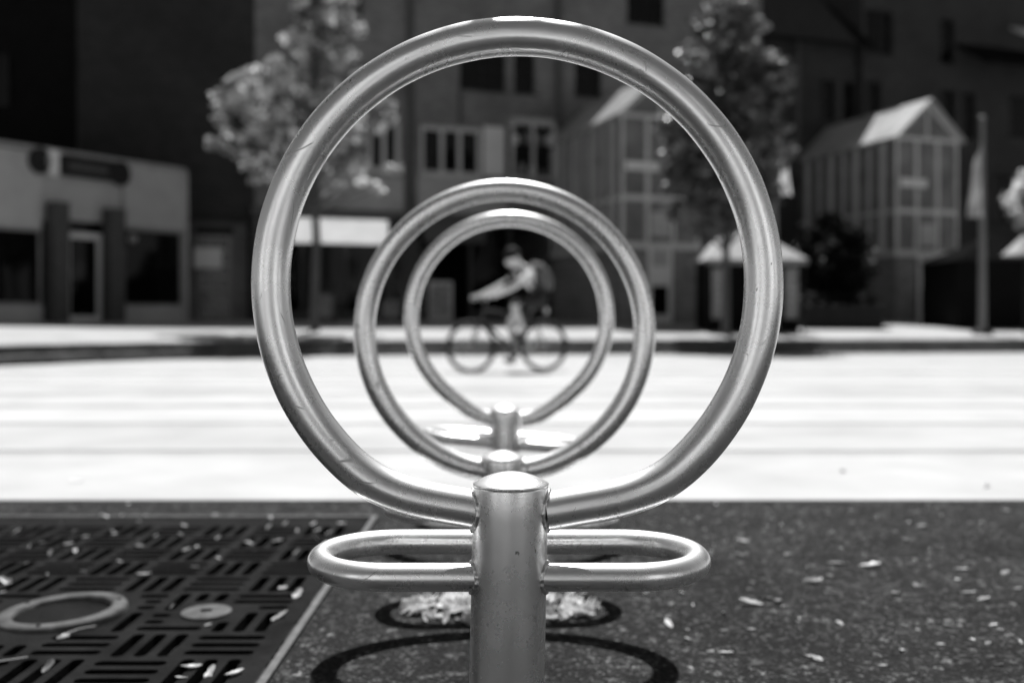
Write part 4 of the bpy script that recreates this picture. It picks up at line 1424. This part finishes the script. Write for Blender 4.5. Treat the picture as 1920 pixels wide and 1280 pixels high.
# a few twigs
for (x, y_, a, l_) in ((-.9, 1.75, .7, .09), (-1.05, 1.62, .5, .12), (-1.3, 2.3, -.4, .1), (-.84, 1.93, .9, .07)):
    p = MB(); c, s_ = math.cos(a), math.sin(a)
    p.sweep([(-.5 * l_ * c, -.5 * l_ * s_, .004), (0, .003, .007), (.5 * l_ * c, .5 * l_ * s_, .005)], .0014, 6)
    o = p.build('twig', M['twig']); o.location = (x, y_, GT)
    tag(o, 'thin dry twig lying on the dark slotted grate', 'twig', 'twigs on the grate')

# ------------------------------------------------------------------ cyclist
bk = at(953, 590, 13.0)
HEAD = math.radians(204)
# bike origin: on the ground under the rear hub
fwd = Vector((math.cos(HEAD), math.sin(HEAD), 0))
rear = Vector((bk.x, 13.05, 0)) - fwd * .52
bike = empty('bicycle', (rear.x, rear.y, gz(rear.y)), 'dark bicycle being ridden to the left across the bright square', 'bicycle', rot=(0, 0, HEAD))
WR = .335
def wheel(x):
    wv = empty('wheel', (x, 0, WR)); wv.parent = bike
    p = MB(); circ = [Vector((WR * .955 * math.cos(a), 0, WR * .955 * math.sin(a))) for a in np.linspace(0, 2 * math.pi, 48, endpoint=False)]
    p.sweep(circ, .029, 10, closed=True, up=(0, 1, 0)); p.build('tyre', M['tyre'], wv)
    p = MB(); circ = [v * .93 for v in circ]; p.sweep(circ, .011, 8, closed=True, up=(0, 1, 0)); p.build('rim', M['darkmetal'], wv)
    p = MB(); p.sweep([(0, -.05, 0), (0, 0, 0), (0, .05, 0)], .022, 12); p.build('hub', M['rim'], wv)
    p = MB()
    for i in range(24):
        a = 2 * math.pi * i / 24
        p.sweep([(.02 * math.cos(a + .5), .03 * (-1) ** i, .02 * math.sin(a + .5)), (WR * .89 * math.cos(a), 0, WR * .89 * math.sin(a))], .0012, 4, caps=False)
    p.build('spokes', M['rim'], wv)
    # mudguard-free: disc brake
    p = MB(); p.lathe([(.075, 0), (.075, .002), (.03, .002)], 24)
    p.v = [(x_, z_ - .04, y_) for x_, y_, z_ in p.v]; p.build('brake_disc', M['rim'], wv)
wheel(0.0); wheel(1.04)
BB = Vector((.43, 0, .28)); ST = Vector((.20, 0, .78)); HT = Vector((.86, 0, .82)); HB = Vector((.90, 0, .68)); RH = Vector((0, 0, WR)); FH = Vector((1.04, 0, WR))
p = MB()
for a, b_, r_ in ((BB, ST, .016), (BB, HB, .021), (ST * .92 + BB * .08, HT, .017), (HT, HB, .020)):
    p.sweep([a, a.lerp(b_, .5), b_], r_, 12)
for sy in (-.055, .055):
    o_ = Vector((0, sy, 0))
    p.sweep([RH + o_, RH.lerp(BB, .5) + o_ * .9, BB + o_ * .3], .010, 8)
    p.sweep([RH + o_, RH.lerp(ST, .5) + o_ * .8, ST * .93 + BB * .07 + o_ * .3], .009, 8)
p.build('frame', M['bikeframe'], bike)
p = MB()
for sy in (-.055, .055):
    o_ = Vector((0, sy, 0)); p.sweep([HB + o_ * .6, HB.lerp(FH, .45) + o_ + Vector((.015, 0, 0)), FH + o_], .012, 8)
p.sweep([HB - Vector((0, .04, 0)), HB, HB + Vector((0, .04, 0))], .018, 8); p.build('fork', M['bikeframe'], bike)
p = MB(); p.sweep([ST, ST + Vector((-.035, 0, .07))], .013, 10); p.build('seat_post', M['rim'], bike)
p = MB()
sd_pts = [Vector((-.0, 0, .865)), Vector((.05, 0, .87)), Vector((.12, 0, .868)), Vector((.2, 0, .862)), Vector((.29, 0, .855))]
p.sweep(sd_pts, lambda i: (.045, .075, .06, .03, .018)[i], 12)
p.v = [(x, y_, .865 + (z - .865) * .42) for x, y_, z in p.v]
p.build('saddle', M['tyre'], bike)
HBAR = Vector((.93, 0, .955))
p = MB(); p.sweep([HT, HT + Vector((-.015, 0, .09)), HBAR], .014, 10); p.build('stem', M['bikeframe'], bike)
p = MB(); p.sweep([HBAR + Vector((-.03, -.31, .01)), HBAR + Vector((0, -.1, 0)), HBAR + Vector((0, .1, 0)), HBAR + Vector((-.03, .31, .01))], .014, 10); hb = p.build('handlebar', M['bikeframe'], bike)
for sy in (-1, 1):
    p = MB(); p.sweep([HBAR + Vector((-.018, sy * .20, .006)), HBAR + Vector((-.031, sy * .315, .011))], .018, 10); p.build('grip', M['tyre'], hb)
cr = empty('crankset', BB); cr.parent = bike
p = MB(); p.lathe([(.085, -.003), (.09, 0), (.085, .003), (.05, .003), (.05, -.003)], 28); p.v = [(x, z - .05, y_) for x, y_, z in p.v]; p.build('chainring', M['rim'], cr)
ped = {1: Vector((.0, .0, .17)), -1: Vector((.0, .0, -.17))}
for sy in (1, -1):
    p = MB(); p.sweep([Vector((0, sy * .06, 0)), Vector((0, sy * .075, 0)) + ped[sy]], .012, 8); p.build('crank', M['rim'], cr)
    c = Vector((0, sy * .125, 0)) + ped[sy]
    p = MB(); p.box(c.x - .045, c.x + .045, c.y - .045, c.y + .045, c.z - .012, c.z + .012); p.build('pedal', M['tyre'], cr, bevel=.004)
p = MB(); p.sweep([(.02, -.05, WR + .035), (.22, -.05, .34), (.43, -.05, .367)], .005, 6); p.sweep([(.02, -.05, WR - .035), (.22, -.05, .26), (.43, -.05, .195)], .005, 6); p.build('chain', M['tyre'], bike)
p = MB(); p.sweep([(-.02, 0, .80), (-.045, 0, .80)], .035, 16); p.build('rear_reflector', M['lens'], bike)

# rider: one continuous skin, joints placed in the bicycle's own space
def skin_body(name, joints, edges, root, parent):
    me = bpy.data.meshes.new(name)
    names = list(joints)
    me.from_pydata([joints[k_][0] for k_ in names], [(names.index(a), names.index(b_)) for a, b_ in edges], [])
    ob = bpy.data.objects.new(name, me); COL.objects.link(ob)
    md = ob.modifiers.new('skin', 'SKIN')
    lay = me.skin_vertices[0] if len(me.skin_vertices) else None
    if lay is None:
        bpy.context.view_layer.objects.active = ob
        lay = me.skin_vertices[0]
    for i, k_ in enumerate(names):
        r_ = joints[k_][1]
        lay.data[i].radius = (r_ if isinstance(r_, tuple) else (r_, r_))
        lay.data[i].use_root = (k_ == root)
    md.use_smooth_shade = True
    sb = ob.modifiers.new('sub', 'SUBSURF'); sb.levels = 2; sb.render_levels = 2
    dg = bpy.context.evaluated_depsgraph_get()
    res = bpy.data.meshes.new_from_object(ob.evaluated_get(dg))
    bpy.data.objects.remove(ob)
    return res
J = {}
J['pelvis'] = ((.07, 0, .97), .125)
J['waist'] = ((.05, 0, 1.08), .115)
J['chest'] = ((.14, 0, 1.20), (.125, .14))
J['upper'] = ((.25, 0, 1.30), .10)
J['neck'] = ((.34, 0, 1.37), .055)
J['skull'] = ((.41, 0, 1.43), .075)
E_ = [('pelvis', 'waist'), ('waist', 'chest'), ('chest', 'upper'), ('upper', 'neck'), ('neck', 'skull')]
for sy, nm in ((1, 'l'), (-1, 'r')):
    J['sh' + nm] = ((.28, sy * .17, 1.27), .058)
    J['el' + nm] = ((.60, sy * .27, 1.09), .043)
    J['wr' + nm] = ((.845, sy * .26, .985), .030)
    J['ha' + nm] = ((.905, sy * .258, .975), (.036, .022))
    E_ += [('upper', 'sh' + nm), ('sh' + nm, 'el' + nm), ('el' + nm, 'wr' + nm), ('wr' + nm, 'ha' + nm)]
    J['hip' + nm] = ((.10, sy * .09, .92), .095)
    if sy == 1:
        J['kn' + nm] = ((.51, sy * .12, .90), .060); J['cf' + nm] = ((.45, sy * .12, .76), .054)
        J['an' + nm] = ((.365, sy * .12, .545), .038); J['fo' + nm] = ((.40, sy * .125, .495), .038); J['to' + nm] = ((.53, sy * .13, .487), .028)
    else:
        J['kn' + nm] = ((.44, sy * .12, .66), .060); J['cf' + nm] = ((.42, sy * .12, .51), .054)
        J['an' + nm] = ((.355, sy * .12, .21), .038); J['fo' + nm] = ((.39, sy * .125, .16), .038); J['to' + nm] = ((.53, sy * .13, .150), .028)
    E_ += [('pelvis', 'hip' + nm), ('hip' + nm, 'kn' + nm), ('kn' + nm, 'cf' + nm), ('cf' + nm, 'an' + nm), ('an' + nm, 'fo' + nm), ('fo' + nm, 'to' + nm)]
bme = skin_body('person', J, E_, 'pelvis', None)
# head with face, ears; fingers closed round the grips: same mesh
hb_ = MB()
hc = Vector((.455, 0, 1.475)); pitch = math.radians(22)
def head_pt(v):
    x, y_, z = v
    return Vector((hc.x + x * math.cos(pitch) + z * math.sin(pitch), hc.y + y_, hc.z - x * math.sin(pitch) + z * math.cos(pitch)))
nu, nv = 28, 20
V = []
for j in range(nv + 1):
    th = math.pi * j / nv
    for i in range(nu):
        a = 2 * math.pi * i / nu
        x = math.sin(th) * math.cos(a); y_ = math.sin(th) * math.sin(a); z = math.cos(th)
        rx = .098; ry = .076; rz = .122
        if z < 0: ry *= (1 + .28 * z); rx *= (1 + .16 * z)
        px_, py_, pz_ = x * rx, y_ * ry, z * rz
        if x > .5:
            nose = math.exp(-((py_ / .016) ** 2)) * math.exp(-(((pz_ + .018) / .028) ** 2))
            eye = math.exp(-(((abs(py_) - .032) / .014) ** 2)) * math.exp(-(((pz_ - .012) / .012) ** 2))
            chin = math.exp(-((py_ / .03) ** 2)) * math.exp(-(((pz_ + .1) / .02) ** 2))
            mouth = math.exp(-((py_ / .025) ** 2)) * math.exp(-(((pz_ + .06) / .006) ** 2))
            px_ += .030 * nose - .010 * eye + .012 * chin - .006 * mouth
        V.append(head_pt((px_, py_, pz_)))
Fc = [(j * nu + i, (j + 1) * nu + i, (j + 1) * nu + (i + 1) % nu, j * nu + (i + 1) % nu) for j in range(nv) for i in range(nu)]
hb_.add(V, Fc, 1, True)
for sy in (-1, 1):
    hb_.sweep([head_pt((-.005, sy * .072, .022)), head_pt((-.014, sy * .088, .012)), head_pt((-.012, sy * .086, -.012)), head_pt((-.002, sy * .072, -.028))], lambda i: (.008, .012, .011, .007)[i], 8, mi=1)
    # fingers wrap over the front of the bar, thumb below
    for q in range(4):
        yq = sy * (.228 + .021 * q)
        gx, gzv = HBAR.x - .022, HBAR.z + .008
        l_ = (1.0, 1.06, 1.0, .85)[q]
        hb_.sweep([Vector((gx - .02, yq, gzv + .020)), Vector((gx + .012, yq, gzv + .027)), Vector((gx + .030 * l_, yq, gzv + .006)), Vector((gx + .022 * l_, yq, gzv - .020))],
                  lambda i: (.010, .0098, .009, .0075)[i], 8, mi=1)
    hb_.sweep([Vector((HBAR.x - .05, sy * .235, HBAR.z + .012)), Vector((HBAR.x - .035, sy * .215, HBAR.z - .008)), Vector((HBAR.x - .012, sy * .208, HBAR.z - .018))], lambda i: (.012, .011, .008)[i], 8, mi=1)
V = [v.co[:] for v in bme.vertices]
Fs = [tuple(p_.vertices) for p_ in bme.polygons]
mats = [M['shirt'], M['skin'], M['sleeve'], M['shorts'], M['shoe']]
body = MB()
body.add(V, Fs, 0, True)
for i, f in enumerate(Fs):
    c = sum((Vector(V[k_]) for k_ in f), Vector()) / len(f)
    mi = 0
    if c.z < .50 and c.x > .30 and c.y > .06 and c.z < .535 - (c.x - .365) * .1: mi = 4
    elif c.y < -.06 and c.z < .20: mi = 4
    elif c.z < .88 and c.x > .30 and (c.x > .42 or c.z < .75): mi = 1
    elif c.z < .99 and not (c.x > .55 and abs(c.y) > .18): mi = 3
    elif c.x > .20 and c.z > 1.08 and c.x < .345: mi = 2
    elif abs(c.y) > .20 and c.x > .30 and c.x < .80: mi = 2
    elif abs(c.y) > .18 and c.x >= .80: mi = 1
    elif c.x > .345 and abs(c.y) < .1 and c.z > 1.36: mi = 1
    body.mi[i] = mi
b0 = len(body.v)
body.v += hb_.v; body.f += [tuple(b0 + k_ for k_ in f) for f in hb_.f]; body.mi += hb_.mi; body.sm += hb_.sm
rider = empty('person', bike.location, 'cyclist in pale top and dark shorts leaning over the handlebar, riding left', 'person', rot=(0, 0, HEAD))
body.build('body', mats, rider)
# helmet with visor and straps
p = MB()
V = []; nu, nv = 28, 10
for j in range(nv + 1):
    th = (math.pi * .54) * j / nv
    for i in range(nu):
        a = 2 * math.pi * i / nu
        rr_ = 1.0 + .03 * math.cos(6 * a)
        V.append(head_pt((math.sin(th) * math.cos(a) * .125 * rr_ - .01, math.sin(th) * math.sin(a) * .096 * rr_, math.cos(th) * .118 + .045)))
Fc = [(j * nu + i, (j + 1) * nu + i, (j + 1) * nu + (i + 1) % nu, j * nu + (i + 1) % nu) for j in range(nv) for i in range(nu)]
p.add(V, Fc, 0, True); p.build('helmet', M['helmet'], rider)
# small backpack
pk = empty('backpack', bike.location, 'dark backpack on the cyclist, its edge caught by the sun', 'backpack', rot=(0, 0, HEAD))
p = MB()
pp = [Vector((-.02, 0, 1.07)), Vector((.00, 0, 1.16)), Vector((.05, 0, 1.26)), Vector((.12, 0, 1.345)), Vector((.20, 0, 1.40))]
p.sweep(pp, lambda i: (.10, .135, .14, .125, .07)[i], 20); p.build('bag', simple('grey rucksack', .10, .8, 0, .3, 16), pk)
for sy in (-1, 1):
    p = MB(); p.sweep([Vector((.16, sy * .1, 1.40)), Vector((.30, sy * .12, 1.36)), Vector((.31, sy * .12, 1.22)), Vector((.18, sy * .13, 1.10))], .014, 8); p.build('strap', M['bikeframe'], pk)
